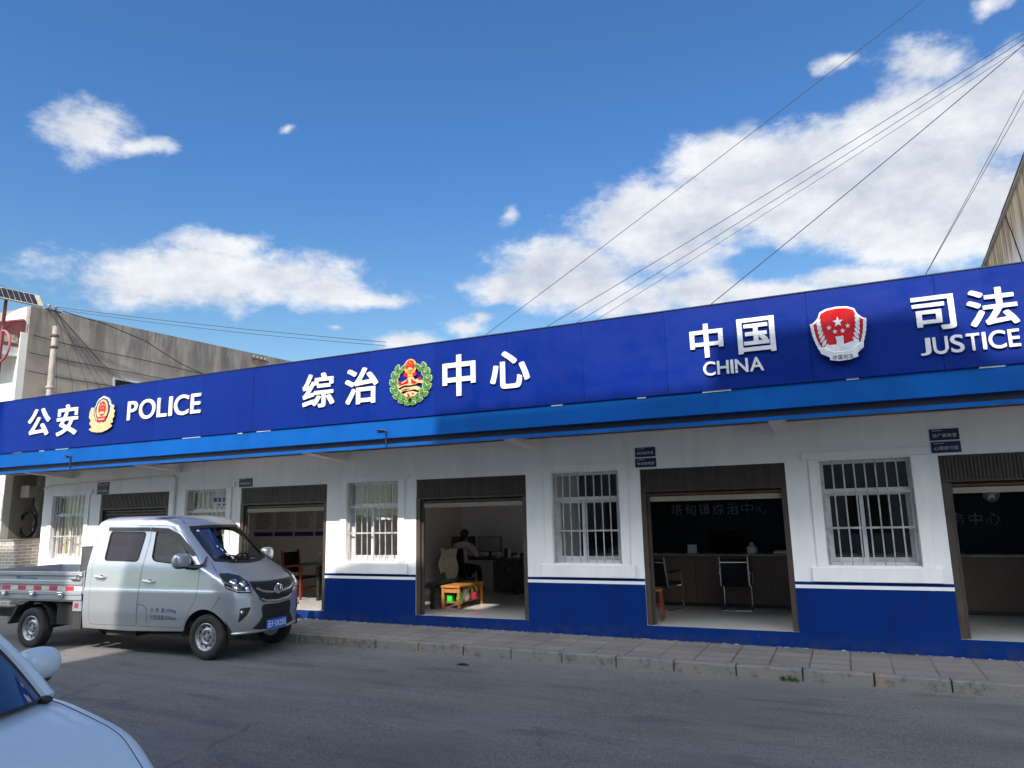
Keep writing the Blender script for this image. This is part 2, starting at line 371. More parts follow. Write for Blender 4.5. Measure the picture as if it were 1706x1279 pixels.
def mat_kerb():
    m, nt, b = new_mat('kerb_concrete')
    a = noise(nt, 1.3, 5, .6); g = noise(nt, 9, 8, .7); f = noise(nt, 90, 3)
    c = mixc(nt, ramp(nt, a, .48, .66), (.18,.17,.16), (.225,.18,.13))
    c = mixc(nt, ramp(nt, g, .48, .7, 0, .8), c, (.06,.056,.052))
    c = mixc(nt, ramp(nt, f, .55, .8, 0, .5), c, (.40,.37,.33))
    nt.links.new(c, b.inputs['Base Color']); b.inputs['Roughness'].default_value = .85; bump(nt, b, g, .4, .01); return m
def mat_dado():
    m, nt, b = new_mat('dado_blue_paint')
    n = noise(nt, 2.0, 5, .6, (1,1,.6)); c = mixc(nt, ramp(nt, n, .3, .7), (.0006,.0200,.135), (.0009,.0245,.158))
    tc = nt.nodes.new('ShaderNodeTexCoord'); sx = nt.nodes.new('ShaderNodeSeparateXYZ'); nt.links.new(tc.outputs['Object'], sx.inputs[0])
    sl = nt.nodes.new('ShaderNodeMath'); sl.operation = 'MULTIPLY_ADD'; nt.links.new(sx.outputs[0], sl.inputs[0]); sl.inputs[1].default_value = .0065; nt.links.new(sx.outputs[2], sl.inputs[2])
    e = noise(nt, 13, 6, .7, (1,1,.5)); w = nt.nodes.new('ShaderNodeMath'); w.operation = 'MULTIPLY_ADD'; nt.links.new(e, w.inputs[0]); w.inputs[1].default_value = -.09; nt.links.new(sl.outputs[0], w.inputs[2])
    c = mixc(nt, ramp(nt, w.outputs[0], .052, .064, .8, 0), c, (.62,.66,.72))         # unpainted edge where the wall meets the pavement
    s = noise(nt, 21, 5, .6, (.4,1,1.4)); c = mixc(nt, ramp(nt, s, .72, .78, 0, .4), c, (.35,.42,.55))
    d2 = noise(nt, 1.7, 7, .68, (2.4,1,.45)); c = mixc(nt, ramp(nt, d2, .50, .74, 0, .45), c, (.004,.012,.07)); lo = ramp(nt, sl.outputs[0], .14, .34, .5, 0); ml = nt.nodes.new('ShaderNodeMath'); ml.operation = 'MULTIPLY'; nt.links.new(lo, ml.inputs[0]); nt.links.new(ramp(nt, noise(nt, 5, 6, .7), .4, .65), ml.inputs[1]); c = mixc(nt, ml.outputs[0], c, (.035,.045,.075))
    nt.links.new(c, b.inputs['Base Color']); b.inputs['Roughness'].default_value = .55; b.inputs['Specular IOR Level'].default_value = .1; bump(nt, b, noise(nt, 45, 4), .08, .006); return m
def mat_old_render():
    m, nt, b = new_mat('weathered_render')
    big = noise(nt, .5, 6, .6); st = noise(nt, 1.3, 8, .75, (1,1.5,.30)); f = noise(nt, 25, 6, .7); pat = noise(nt, 1.1, 8, .65)
    c = mixc(nt, ramp(nt, big, .35, .65), (.30,.255,.205), (.39,.335,.28))
    tc = nt.nodes.new('ShaderNodeTexCoord'); sx = nt.nodes.new('ShaderNodeSeparateXYZ'); nt.links.new(tc.outputs['Object'], sx.inputs[0])
    h = ramp(nt, sx.outputs[2], 5.4, 7.4, .0, 1.0)
    mu = nt.nodes.new('ShaderNodeMath'); mu.operation = 'MULTIPLY'; nt.links.new(h, mu.inputs[0]); nt.links.new(ramp(nt, st, .33, .62), mu.inputs[1])
    c = mixc(nt, mu.outputs[0], c, (.125,.115,.105))
    c = mixc(nt, ramp(nt, pat, .52, .7, 0, .55), c, (.20,.18,.16))
    c = mixc(nt, ramp(nt, f, .58, .8, 0, .4), c, (.5,.46,.41))
    nt.links.new(c, b.inputs['Base Color']); b.inputs['Roughness'].default_value = .9; bump(nt, b, f, .5, .02); return m
def mat_brick():
    m, nt, b = new_mat('low_brick')
    tc = nt.nodes.new('ShaderNodeTexCoord'); sx = nt.nodes.new('ShaderNodeSeparateXYZ'); nt.links.new(tc.outputs['Object'], sx.inputs[0])
    ad = nt.nodes.new('ShaderNodeMath'); ad.operation = 'ADD'; nt.links.new(sx.outputs[0], ad.inputs[0]); nt.links.new(sx.outputs[1], ad.inputs[1])
    cb = nt.nodes.new('ShaderNodeCombineXYZ'); nt.links.new(ad.outputs[0], cb.inputs[0]); nt.links.new(sx.outputs[2], cb.inputs[1])
    br = node(nt, 'ShaderNodeTexBrick', offset=.5); nt.links.new(cb.outputs[0], br.inputs['Vector'])
    for k, v in (('Scale',1),('Mortar Size',.009),('Mortar Smooth',.2),('Brick Width',.24),('Row Height',.073)): br.inputs[k].default_value = v
    br.inputs['Color1'].default_value = (.36,.31,.25,1); br.inputs['Color2'].default_value = (.27,.23,.19,1); br.inputs['Mortar'].default_value = (.56,.52,.46,1)
    nt.links.new(br.outputs['Color'], b.inputs['Base Color']); b.inputs['Roughness'].default_value = .85
    inv = nt.nodes.new('ShaderNodeMath'); inv.operation = 'SUBTRACT'; inv.inputs[0].default_value = 1; nt.links.new(br.outputs['Fac'], inv.inputs[1]); bump(nt, b, inv.outputs[0], .5, .01); return m
def mat_stained_wall():
    m, nt, b = new_mat('rust_streaked_wall')
    st = noise(nt, 2.2, 7, .7, (1,3.2,.13)); st2 = noise(nt, 5, 5, .65, (1,1.6,.07)); f = noise(nt, 20, 5)
    tc = nt.nodes.new('ShaderNodeTexCoord'); sx = nt.nodes.new('ShaderNodeSeparateXYZ'); nt.links.new(tc.outputs['Object'], sx.inputs[0])
    w = nt.nodes.new('ShaderNodeMath'); w.operation = 'MULTIPLY_ADD'; nt.links.new(st, w.inputs[0]); w.inputs[1].default_value = 1.6; nt.links.new(sx.outputs[2], w.inputs[2])
    c = mixc(nt, ramp(nt, w.outputs[0], 7.2, 8.25), (.68,.65,.60), (.52,.40,.25))
    c2 = nt.nodes.new('ShaderNodeMath'); c2.operation = 'MULTIPLY'; nt.links.new(ramp(nt, st2, .46, .56), c2.inputs[0]); nt.links.new(ramp(nt, w.outputs[0], 7.25, 8.1), c2.inputs[1])
    c = mixc(nt, c2.outputs[0], c, (.24,.155,.085))
    nt.links.new(c, b.inputs['Base Color']); b.inputs['Roughness'].default_value = .9; bump(nt, b, f, .25, .01); return m

M = dict(
 asphalt=mat_asphalt(), paving=mat_paving(), kerb=mat_kerb(), dado=mat_dado(), old_render=mat_old_render(), brick=mat_brick(), stained=mat_stained_wall(),
 soil=mat('street_dust', (.2,.18,.16), .9),
 white=mat('white_wall_paint', (.83,.815,.80), .75, var=.035, scale=1.6, stretch=(2.2,1,.5), bmp=.09, bscale=28, grime=((.60,.57,.53), .34), gscale=1.3),
 stripe=mat('white_stripe_paint', (.8,.8,.8), .6, var=.03, bmp=.05),
 soffit=mat('soffit_paint', (.70,.66,.62), .8, var=.06, scale=.8, grime=((.50,.46,.42), .4)),
 sign_blue=mat_sign('navy_sign_panel', (.0006,.0120,.130), (.0008,.0142,.150)),
 sign_blue2=mat_sign('navy_sign_panel_faded', (.0009,.0140,.140), (.0012,.0165,.162)),
 fascia=mat('light_blue_fascia', (.0008,.068,.275), .55, spec=.10, var=.14, scale=1.4, stretch=(1,1,.5), bmp=.05, bscale=14, grime=((.002,.030,.16), .75), gscale=.9),
 groove=mat('groove_dark_blue', (.004,.008,.03), .6),
 putty=mat('white_sealant', (.75,.78,.82), .6),
 acrylic=mat('white_letter_face', (.62,.60,.60), .5, var=.02),
 steel_letter=mat('brushed_steel_letter', (.80,.79,.80), .33, metal=.55, var=.06, stretch=(1,1,8)),
 shutter=mat('brown_shutter_steel', (.050,.030,.020), .45, var=.25, scale=4, stretch=(2,1,.3), grime=((.10,.07,.05), .5), gscale=3),
 shutter_rail=mat('brown_rail', (.060,.043,.033), .45, var=.2),
 beige_bar=mat('beige_bar', (.27,.22,.17), .55, var=.1),
 bar_steel=mat('grille_steel', (.50,.485,.47), .45, metal=.35, var=.2, scale=9, grime=((.20,.13,.09), .5), gscale=7),
 alu=mat('window_frame_alu', (.62,.63,.64), .4, metal=.1, var=.06),
 pane=glass('window_glass', (.94,.94,.93)),
 tile=mat('floor_tile', (.55,.53,.50), .12, var=.05, scale=2),
 room_wall=mat('interior_paint', (.80,.76,.73), .85, var=.03),
 room_dark=mat('dark_panels_and_shade', (.016,.018,.026), .45, var=.1),
 room_dark_letters=mat('dim_grey_letter', (.62,.63,.66), .5),
 plate=mat('plate_navy', (.009,.010,.060), .45, var=.05),
 plate_txt=mat('plate_text', (.62,.63,.70), .5),
 red=mat('emblem_red', (.42,.006,.010), .22, var=.05, coat=.4),
 gold=mat('emblem_gold', (.56,.32,.07), .35, metal=.15, var=.1),
 pale_gold=mat('emblem_pale_gold', (.52,.36,.17), .4, var=.08, scale=8),
 silver=mat('emblem_silver', (.62,.64,.68), .35, metal=.35, var=.1, scale=9),
 emb_dark=mat('emblem_black', (.016,.016,.03), .4),
 leaf_green=mat('emblem_green', (.035,.135,.035), .45, var=.15, scale=9),
 leaf_edge=mat('emblem_leaf_edge', (.30,.40,.15), .45),
 black=mat('black_plastic', (.014,.014,.015), .45, var=.2),
 grey=mat('grey_board', (.060,.060,.060), .7, var=.15),
 tread=mat('tyre_rubber', (.019,.018,.0175), .78, var=.25, scale=7, bmp=.2, bscale=50, grime=((.08,.07,.06), .45), gscale=5),
 rim=mat('wheel_steel', (.36,.36,.37), .4, metal=.6, var=.15, scale=8, grime=((.11,.08,.06), .7), gscale=9),
 rim_hole=mat('wheel_hole', (.012,.012,.012), .8),
 car_silver=car_paint('silver_car_paint', (.41,.425,.45), .28, .5, .8, (.36,.34,.31)),
 car_white=car_paint('pale_blue_car_paint', (.58,.68,.76), .30, .0, .35, (.36,.36,.35)),
 bed_paint=mat('silver_bed_paint', (.33,.345,.37), .42, metal=.35, var=.08, scale=3, stretch=(.4,1,2), grime=((.27,.25,.23), .5), gscale=2.4),
 dark_glass=mat('privacy_glass', (.010,.009,.012), .05, var=.1, spec=.22),
 clear_glass=glass('windscreen_glass', (.84,.87,.87)),
 shield_glass=mat('blue_painted_glass', (.008,.03,.09), .04, var=.2, scale=2, spec=.8),
 lamp_lens=glass('lamp_lens', (.9,.92,.93)),
 chrome=mat('chrome', (.75,.76,.78), .12, metal=1., var=.03),
 gap=mat('shut_line', (.012,.012,.013), .8),
 under=mat('underbody', (.022,.020,.019), .8, var=.3),
 red_tape=mat('red_reflector', (.55,.03,.05), .35), white_tape=mat('white_reflector', (.55,.56,.50), .35, var=.15, scale=9),
 plate_blue=mat('number_plate_blue', (.02,.14,.55), .4), plate_white=mat('number_plate_white', (.85,.86,.9), .4),
 blue_ink=mat('stencil_blue', (.045,.085,.17), .5, var=.35, scale=14),
 sky_ink=mat('stencil_pale_blue', (.09,.22,.40), .5, var=.35, scale=14),
 maroon=mat('maroon_paint', (.20,.035,.045), .5, var=.15), pink=mat('faded_red_paint', (.32,.10,.12), .5, var=.15),
 solar=mat('solar_cell', (.022,.024,.032), .25, var=.3, scale=9), solar_edge=mat('solar_frame', (.45,.38,.28), .6, var=.2),
 cable=mat('black_cable', (.012,.012,.013), .6), 
 pole_white=mat('white_pole_paint', (.34,.31,.265), .7, var=.2, scale=3, grime=((.22,.19,.16), .6), gscale=3),
 ceramic=mat('porcelain', (.20,.19,.19), .4), rust=mat('rusty_iron', (.09,.055,.04), .8, var=.3, scale=20),
 cream=mat('cream_house_paint', (.74,.70,.62), .8, var=.05, scale=.8, grime=((.55,.51,.44), .5)),
 roof_tile=mat('red_roof_tile', (.20,.055,.045), .6, var=.3, scale=9), eave_art=mat('eave_frieze', (.42,.33,.25), .7, var=.6, scale=14),
 concrete=mat('plain_concrete', (.36,.345,.33), .85, var=.1, bmp=.2),
 wood=mat('orange_wood', (.36,.15,.04), .4, var=.25, scale=3, stretch=(6,1,6)), red_wood=mat('red_brown_wood', (.17,.035,.018), .35, var=.3, scale=4, stretch=(5,5,1)),
 counter=mat('counter_front', (.115,.078,.055), .5, var=.1, stretch=(4,1,.3)), counter_top=mat('counter_top', (.23,.21,.20), .25),
 desk=mat('dark_green_desk', (.012,.022,.016), .3, var=.2), leather=mat('black_leather', (.009,.009,.010), .6, spec=.15, var=.2, bmp=.1), matt_black=mat('matt_black', (.006,.006,.006), .8, spec=.05),
 green_plastic=mat('bright_green_plastic', (.03,.62,.05), .35), lime=mat('lime_strap', (.55,.85,.03), .5), magenta=mat('magenta_bag', (.55,.02,.09), .5, var=.2), canvas=mat('cream_cloth', (.56,.50,.38), .85, var=.15, scale=6, bmp=.3, bscale=25),
 skin=mat('skin', (.42,.24,.16), .55, var=.06), shirt=mat('pale_pink_shirt', (.55,.43,.42), .85, var=.05, bmp=.2, bscale=30), hair=mat('black_hair', (.012,.010,.010), .55, bmp=.4, bscale=90), trousers=mat('dark_trousers', (.014,.018,.028), .85),
 paper=mat('poster_paper', (.66,.62,.63), .6, var=.04), poster_band=mat('poster_blue', (.02,.05,.22), .5), poster_red=mat('poster_red', (.42,.08,.10), .6), poster_text=mat('poster_text', (.30,.22,.26), .7, var=.3, scale=20),
 screen=mat('screen_face', (.30,.31,.33), .25), curtain=mat('pale_curtain', (.66,.63,.58), .9, var=.08, scale=4, stretch=(6,1,.2)), yellow=mat('yellow_frame', (.55,.42,.08), .5), weed=mat('weed_leaf', (.05,.13,.025), .6, var=.4, scale=20), dead_leaf=mat('dead_leaf', (.035,.026,.02), .8),
 facade_grey=mat('pale_grey_facade', (.70,.70,.69), .85, var=.08, scale=.5), facade_cream=mat('cream_facade', (.76,.73,.68), .85, var=.08, scale=.5), facade_brick=mat('white_facade', (.74,.73,.71), .85, var=.1, scale=.5),
 sticker=mat('sticker_white', (.7,.68,.64), .6, var=.3, scale=25), interior=mat('cab_trim', (.05,.05,.055), .7), headliner=mat('pale_headliner', (.35,.34,.32), .8), blue_strip=mat('visor_film', (.02,.06,.16), .1),
)
GLYPHS = {  # outlines of the raised sign letters, 0..999 across and up
 '公': [[836,0,886,1,951,37,957,45,956,80,847,254,706,441,654,441,594,412,587,404,588,371,690,229,304,206,443,408,561,611,562,651,558,657,480,691,435,692,328,495,239,355,139,224,85,181,84,146,113,64,157,61,284,81,762,115,773,106],[70,482,119,484,186,554,266,657,328,753,388,869,412,929,410,967,327,991,284,989,233,874,164,760,81,654,0,578,1,537],[891,482,938,483,999,549,997,591,903,682,830,770,746,892,690,996,645,999,570,968,569,926,678,739,785,595]],
 '安': [[64,2,115,0,304,50,418,94,541,162,707,89,854,7,909,6,975,71,973,108,872,164,655,262,725,355,788,477,998,480,999,585,467,589,518,698,519,739,435,759,385,757,329,642,296,589,0,588,0,479,226,476,137,355,139,313,384,225,326,194,244,162,150,135,15,106,14,69],[511,316,332,378,396,476,627,477,582,396],[25,630,153,630,154,764,160,769,829,769,834,764,836,630,965,629,968,876,577,879,508,998,456,999,382,982,377,976,377,946,408,879,25,877]],
 '综': [[522,0,662,1,700,10,720,24,731,45,735,76,736,377,969,381,971,484,369,485,364,480,361,443,224,426,378,653,463,651,464,577,469,572,879,573,883,651,967,655,967,861,760,865,697,997,652,999,635,995,583,980,579,974,580,941,614,865,382,864,378,749,342,767,298,766,235,657,173,647,170,651,255,808,303,922,303,954,297,963,238,990,193,991,140,856,89,749,36,660,0,622,1,589,25,523,68,522,160,540,61,411,31,383,9,371,9,334,31,272,76,270,147,293,372,342,381,380,613,380,616,116,603,103,500,102,498,68],[375,57,415,56,432,69,503,161,580,284,579,323,516,346,466,346,385,220,378,245,337,246,8,167,7,131,23,62,71,61,310,123,318,101],[886,65,932,65,993,95,999,103,999,131,949,227,874,340,865,348,826,348,762,321,760,285,834,164],[499,678,496,754,501,759,843,759,848,754,848,682,843,677]],
 '治': [[347,1,465,0,468,39,473,44,796,44,801,39,804,2,925,3,925,457,347,457],[94,15,141,16,231,168,326,347,327,390,274,437,225,436,129,260,29,105,31,65],[471,155,471,348,801,345,798,155],[883,490,932,490,992,524,999,533,998,564,901,714,778,861,728,860,673,833,666,825,667,793,774,656,485,641,589,801,664,936,664,975,586,999,538,997,489,896,419,779,322,646,282,616,279,597,88,700,42,698,0,638,3,605,195,496,243,498,282,554,284,573,306,511,313,508,353,508,506,528,844,550],[264,778,311,779,352,838,351,880,164,983,106,981,69,933,70,892,161,843]],
 '中': [[427,0,570,2,574,341,853,341,859,336,862,282,993,281,999,286,998,808,574,812,571,994,565,999,427,997,422,812,6,811,0,806,1,279,137,277,140,336,146,341,424,340],[143,454,142,697,424,697,424,455],[574,454,573,697,857,697,857,455]],
 '心': [[369,1,671,0,736,17,769,51,787,95,807,214,809,307,739,345,692,345,678,188,665,144,645,123,624,116,427,116,398,127,385,156,385,724,380,729,264,729,259,724,259,111,270,60,289,30,315,13],[75,154,122,155,141,214,192,452,212,589,209,631,141,645,92,641,59,439,30,319,0,227,2,188],[879,186,920,185,993,216,999,225,999,254,950,437,867,656,857,673,816,674,745,645,742,608,814,418],[586,654,627,653,641,664,685,715,683,758,572,866,431,980,402,999,356,996,309,945,311,904,466,776]],
 '国': [[0,1,132,0,135,49,141,55,856,55,861,49,864,0,999,1,999,999,0,999],[139,170,137,886,859,886,859,171],[164,234,840,234,841,337,792,341,803,353,802,388,767,431,709,487,788,491,788,598,565,600,560,605,561,719,817,721,818,829,181,829,182,721,428,717,427,601,213,599,209,495,215,490,427,488,428,345,423,340,166,340],[563,341,560,484,565,490,595,490,582,474,583,441,673,342]],
 '司': [[673,2,793,0,909,8,963,26,992,61,999,97,998,996,3,999,0,886,6,881,857,878,858,151,849,135,832,129,642,130,641,97],[86,117,217,116,220,197,226,202,690,204,690,599,86,599],[224,313,224,487,553,484,550,313],[10,686,768,684,773,690,773,792,768,797,14,797,8,792]],
 '法': [[884,0,934,0,992,30,999,39,999,69,927,207,811,368,762,367,703,334,704,300,774,200,537,176,605,280,696,443,996,447,993,554,720,554,715,559,717,708,948,710,950,816,718,820,714,998,592,999,587,821,361,816,364,710,587,708,589,559,584,554,313,551,316,444,534,442,496,365,428,250,375,177,336,146,337,108,362,38,368,34,406,34,513,56,836,97],[101,12,148,14,240,165,339,348,339,385,284,435,234,434,141,268,35,102,37,62],[195,497,242,499,284,560,282,599,205,648,91,703,40,701,0,648,1,609,111,553],[255,778,303,779,347,843,345,879,265,930,157,983,143,987,95,984,56,933,57,894,154,845]],
 'P': [[38,1,241,0,285,15,290,414,579,419,730,445,865,497,926,540,965,585,999,684,994,761,970,819,934,866,885,908,824,941,745,970,548,999,46,999,2,984,0,20,11,7],[293,581,290,833,548,835,596,826,660,801,698,755,707,687,678,636,651,613,596,592,523,580]],
 'O': [[488,0,599,8,705,41,789,86,849,137,918,218,963,305,990,401,999,489,990,600,963,696,929,765,877,835,803,904,709,958,605,989,518,999,413,992,297,960,213,915,143,858,75,773,36,696,9,603,0,518,6,411,33,311,73,229,128,156,202,91,284,43,397,8],[485,163,431,169,371,187,321,213,264,261,225,314,201,364,180,440,177,528,200,634,240,707,280,753,318,785,374,814,441,832,524,836,631,811,694,773,738,734,774,683,798,634,819,551,822,483,816,430,795,360,768,307,730,256,681,216,628,187,568,169]],
 'L': [[40,1,950,0,984,6,999,20,999,144,981,160,298,168,297,979,279,994,248,999,49,999,12,992,0,979,0,20,12,7]],
 'I': [[134,1,836,0,948,6,999,20,999,979,937,994,836,999,163,999,40,992,0,979,0,20,40,7]],
 'C': [[585,0,679,2,804,22,905,50,987,84,999,100,998,252,975,265,953,262,832,203,746,178,672,165,551,165,443,187,377,216,324,251,270,308,237,364,220,416,209,515,217,567,238,630,287,707,375,779,451,813,529,832,687,832,817,801,942,746,964,742,987,751,992,904,984,917,820,970,650,999,499,992,359,960,259,915,184,864,96,776,46,694,11,594,0,499,7,407,46,298,82,238,173,140,228,97,326,47,455,12]],
 'E': [[41,1,949,0,997,15,999,144,980,160,316,164,305,171,309,420,905,422,936,427,955,443,955,567,936,582,309,589,306,831,958,839,977,855,977,979,958,994,50,999,2,984,0,20,12,7]],
 'H': [[29,1,180,0,213,15,215,412,222,419,780,418,786,15,819,0,964,0,994,11,999,979,990,992,964,999,819,999,786,984,784,590,777,583,219,584,213,984,180,999,35,999,5,988,0,20,9,7]],
 'N': [[26,1,157,0,179,6,189,20,192,692,828,7,853,0,967,0,995,11,999,979,991,992,967,999,842,999,811,984,807,300,163,992,139,999,32,999,4,988,0,20,8,7]],
 'A': [[24,1,159,0,182,7,297,261,312,280,686,278,817,7,840,0,970,0,999,15,995,41,572,970,553,994,448,999,429,994,416,981,4,41,0,15],[381,444,490,704,610,446]],
 'J': [[207,0,470,9,598,20,723,43,829,73,914,112,972,166,999,224,999,984,969,995,919,999,592,999,532,993,513,984,504,217,472,178,414,149,265,131,30,125,0,113,65,13,92,5]],
 'U': [[470,0,596,5,716,30,798,63,879,119,935,180,966,233,991,313,999,376,999,979,986,994,822,999,789,984,788,393,773,313,747,259,714,225,628,183,523,164,426,168,348,189,281,228,241,272,211,370,210,984,177,999,35,999,2,984,0,360,8,297,37,219,85,148,151,92,217,54,342,15]],
 'S': [[462,0,573,2,705,21,839,68,918,117,962,161,999,260,967,379,890,452,765,521,387,656,317,711,299,755,336,805,395,827,465,839,562,839,666,824,746,801,865,749,895,745,934,758,930,923,786,971,585,999,426,996,299,977,160,933,86,890,49,856,10,797,0,754,0,718,32,635,109,568,223,509,595,367,673,314,698,247,663,202,576,167,488,159,404,163,275,190,177,228,72,292,25,292,8,282,12,97,83,66,191,33,341,8]],
 'T': [[418,1,570,0,595,6,606,20,606,831,986,839,999,855,999,979,986,994,35,999,2,984,0,855,13,839,389,831,389,20,398,7]],
}
def raised_letter(ch, x0, x1, z0, z1, y, depth, m, parent):
    """front and back outlines with holes, and the return between them"""
    bm = bmesh.new(); sx, sz = (x1-x0)/999, (z1-z0)/999; loops = []
    for c in GLYPHS[ch]:
        vs = [bm.verts.new((x0+c[i]*sx, y, z0+c[i+1]*sz)) for i in range(0, len(c), 2)]
        loops.append([bm.edges.new((vs[i], vs[(i+1) % len(vs)])) for i in range(len(vs))])
    bmesh.ops.triangle_fill(bm, use_beauty=True, use_dissolve=False, edges=[e for l in loops for e in l], normal=(0, -1, 0))
    for f in bm.faces:
        if f.normal.y > 0: f.normal_flip()
    r = bmesh.ops.extrude_face_region(bm, geom=list(bm.faces))
    for e in r['geom']:
        if isinstance(e, bmesh.types.BMVert): e.co.y += depth
    bmesh.ops.recalc_face_normals(bm, faces=bm.faces)
    me = bpy.data.meshes.new('letter'); bm.to_mesh(me); bm.free(); me.materials.append(m)
    o = bpy.data.objects.new('letter', me); COL.objects.link(o); o.parent = parent; return o
# ------------------------------------------------------------------ ground, road, pavement, kerb
def strip(name, y0, y1, dz, m, x0=-400, x1=400):
    xs = [x for x in (x0, -40, 20, x1) if x0 <= x <= x1]
    mb = MB(); vs = [(x, y, gz(x)+dz) for y in (y0, y1) for x in xs]; n = len(xs)
    mb.add(vs, [(i, i+1, n+i+1, n+i) for i in range(n-1)])
    return structure(mb.build(name, m))
strip('ground', -400, 400, -.12, M['soil'])
strip('road', -12.5, -1.40, 0, M['asphalt'], -400, 400)
strip('pavement', -1.272, .02, .127, M['paving'], -60, 40)
far_pav = strip('opposite_pavement', -16.2, -12.4, .13, M['paving'], -60, 60)
kb = MB(); x = -42.0
while x < 16:
    a, b = gz(x), gz(x+.744); j = random.uniform(-.004, .004); h = .131+random.uniform(-.003, .003)
    y0, y1 = -1.409+j, -1.274
    kb.add([(x,y0,a-.15),(x+.738,y0,b-.15),(x+.738,y1,b-.15),(x,y1,a-.15),(x,y0,a+h),(x+.738,y0,b+h),(x+.738,y1,b+h),(x,y1,a+h)],
           [(0,3,2,1),(4,5,6,7),(0,1,5,4),(1,2,6,5),(2,3,7,6),(3,0,4,7)])
    x += .752
structure(kb.build('kerb', M['kerb'], bevel=.012))

# ------------------------------------------------------------------ the white and blue office building
FZ = .3175
DOORS = [(-15.12, -12.97), (-10.95, -8.80), (-6.845, -4.733), (-2.828, -.735), (1.146, 3.27), (5.2, 7.3)]
WINS = [(-16.75, -15.61), (-12.46, -11.32), (-8.33, -7.21), (-4.277, -3.164), (-.29, .828), (3.75, 4.87)]
DT, WT, WB = 2.609, 2.61, 1.198
X0, X1, DEPTH = -17.13, 8.0, 4.6
bld = tag(empty('office_building'), 'long single storey white office with blue dado, barred windows and open shutter doors', 'building')

def wall_grid(mb, x0, x1, z0, z1, ya, yb, holes):
    xs = sorted({x0, x1}|{h[i] for h in holes for i in (0, 1) if x0 < h[i] < x1})
    zs = sorted({z0, z1}|{h[i] for h in holes for i in (2, 3) if z0 < h[i] < z1})
    solid = lambda i, j: 0 <= i < len(xs)-1 and 0 <= j < len(zs)-1 and not any(h[0] <= (xs[i]+xs[i+1])/2 <= h[1] and h[2] <= (zs[j]+zs[j+1])/2 <= h[3] for h in holes)
    for i in range(len(xs)-1):
        for j in range(len(zs)-1):
            if not solid(i, j): continue
            a, b, c, d = xs[i], xs[i+1], zs[j], zs[j+1]
            q = lambda *p: mb.add(p, [(0,1,2,3)])
            q((a,ya,c),(b,ya,c),(b,ya,d),(a,ya,d)); q((a,yb,c),(a,yb,d),(b,yb,d),(b,yb,c))
            if not solid(i-1, j): q((a,ya,c),(a,ya,d),(a,yb,d),(a,yb,c))
            if not solid(i+1, j): q((b,ya,c),(b,yb,c),(b,yb,d),(b,ya,d))
            if not solid(i, j-1): q((a,ya,c),(a,yb,c),(b,yb,c),(b,ya,c))
            if not solid(i, j+1): q((a,ya,d),(b,ya,d),(b,yb,d),(a,yb,d))
dh = [(a, b, FZ, DT) for a, b in DOORS]; wh = [(a, b, WB, WT) for a, b in WINS]
mb = MB(); wall_grid(mb, X0, X1, -.3, 3.6, 0, .24, dh+wh)
front = mb.build('front_wall', M['white'], bld)
mb = MB(); wall_grid(mb, X0-.004, X1, -.2, .984, -.007, -.0005, [(a, b, FZ, DT) for a, b in DOORS])
mb.build('dado', M['dado'], bld)
e = X0-.005
for a, b in DOORS+[(X1, X1)]:
    st = MB(); st.box(e, a, -.0125, -.0075, .898, .944); st.build('painted_stripe', M['stripe'], bld); e = b
mb = MB()
mb.box(X0, X0+.2, .24, DEPTH+.2, -.3, 3.4); mb.box(X1-.2, X1, .24, DEPTH+.2, -.3, 3.4); mb.box(X0+.2, X1-.2, DEPTH, DEPTH+.2, -.3, 3.4)
mb.build('rear_wall', M['white'], bld)
for x in (-15.3, -8.62, -4.60, -.62, 3.5): mb = MB(); mb.box(x, x+.16, .24, DEPTH-.002, FZ-.1, 3.05); mb.build('partition_wall', M['room_wall'], bld)
mb = MB(); mb.box(-15.13, -8.64, 3.2, 3.3, FZ-.1, 3.05); mb.build('partition_wall', M['room_wall'], bld)
mb = MB(); mb.box(X0+.2, X1-.2, .2402, DEPTH, FZ-.12, FZ-.0008)
for a, b in DOORS: mb.box(a+.001, b-.001, -.006, .2402, FZ-.06, FZ+.001)
mb.build('tiled_floor', M['tile'], bld)
mb = MB(); mb.box(X0+.2, X1-.2, .2401, DEPTH, 3.06, 3.2); mb.build('ceiling', M['room_wall'], bld)
mb = MB()                                        # dark panelling behind the two counters
mb.box(-4.43, -.63, DEPTH-.05, DEPTH-.004, FZ, 3.05); mb.box(-.45, 3.49, DEPTH-.05, DEPTH-.004, FZ, 3.05)
mb.box(-.655, -.625, 1.7, DEPTH-.06, FZ, 3.05); mb.box(-4.43, -4.40, 1.7, DEPTH-.06, FZ, 3.05); mb.box(-.455, -.43, 1.7, DEPTH-.06, FZ, 3.05)  # added dark side sheets that deepen the shade in these rooms
mb.build('back_panelling_and_shade_sides', M['room_dark'], bld)
# canopy, soffit and beams
mb = MB(); mb.box(X0-1.2, X1, -1.05, -.0005, 3.165, 3.30); mb.box(X0-1.2, X1, -1.195, -1.12, 3.086, 3.128)
soff = mb.build('canopy_soffit', M['soffit'], bld)
for x in (-16.2, -12.72, -8.45, -4.55, -.72, 3.1):
    mb = MB(); mb.add([(x-.1,-1.11,3.10),(x+.1,-1.11,3.10),(x+.1,-.0006,3.0),(x-.1,-.0006,3.0),(x-.1,-1.11,3.17),(x+.1,-1.11,3.17),(x+.1,-.0006,3.17),(x-.1,-.0006,3.17)], [(0,3,2,1),(4,5,6,7),(0,1,5,4),(1,2,6,5),(2,3,7,6),(3,0,4,7)])
    mb.build('canopy_beam', M['soffit'], bld)
mb = MB(); mb.box(X0-1.2, X1, -1.228, -.3, 3.225, 3.524); mb.build('fascia', M['fascia'], bld)
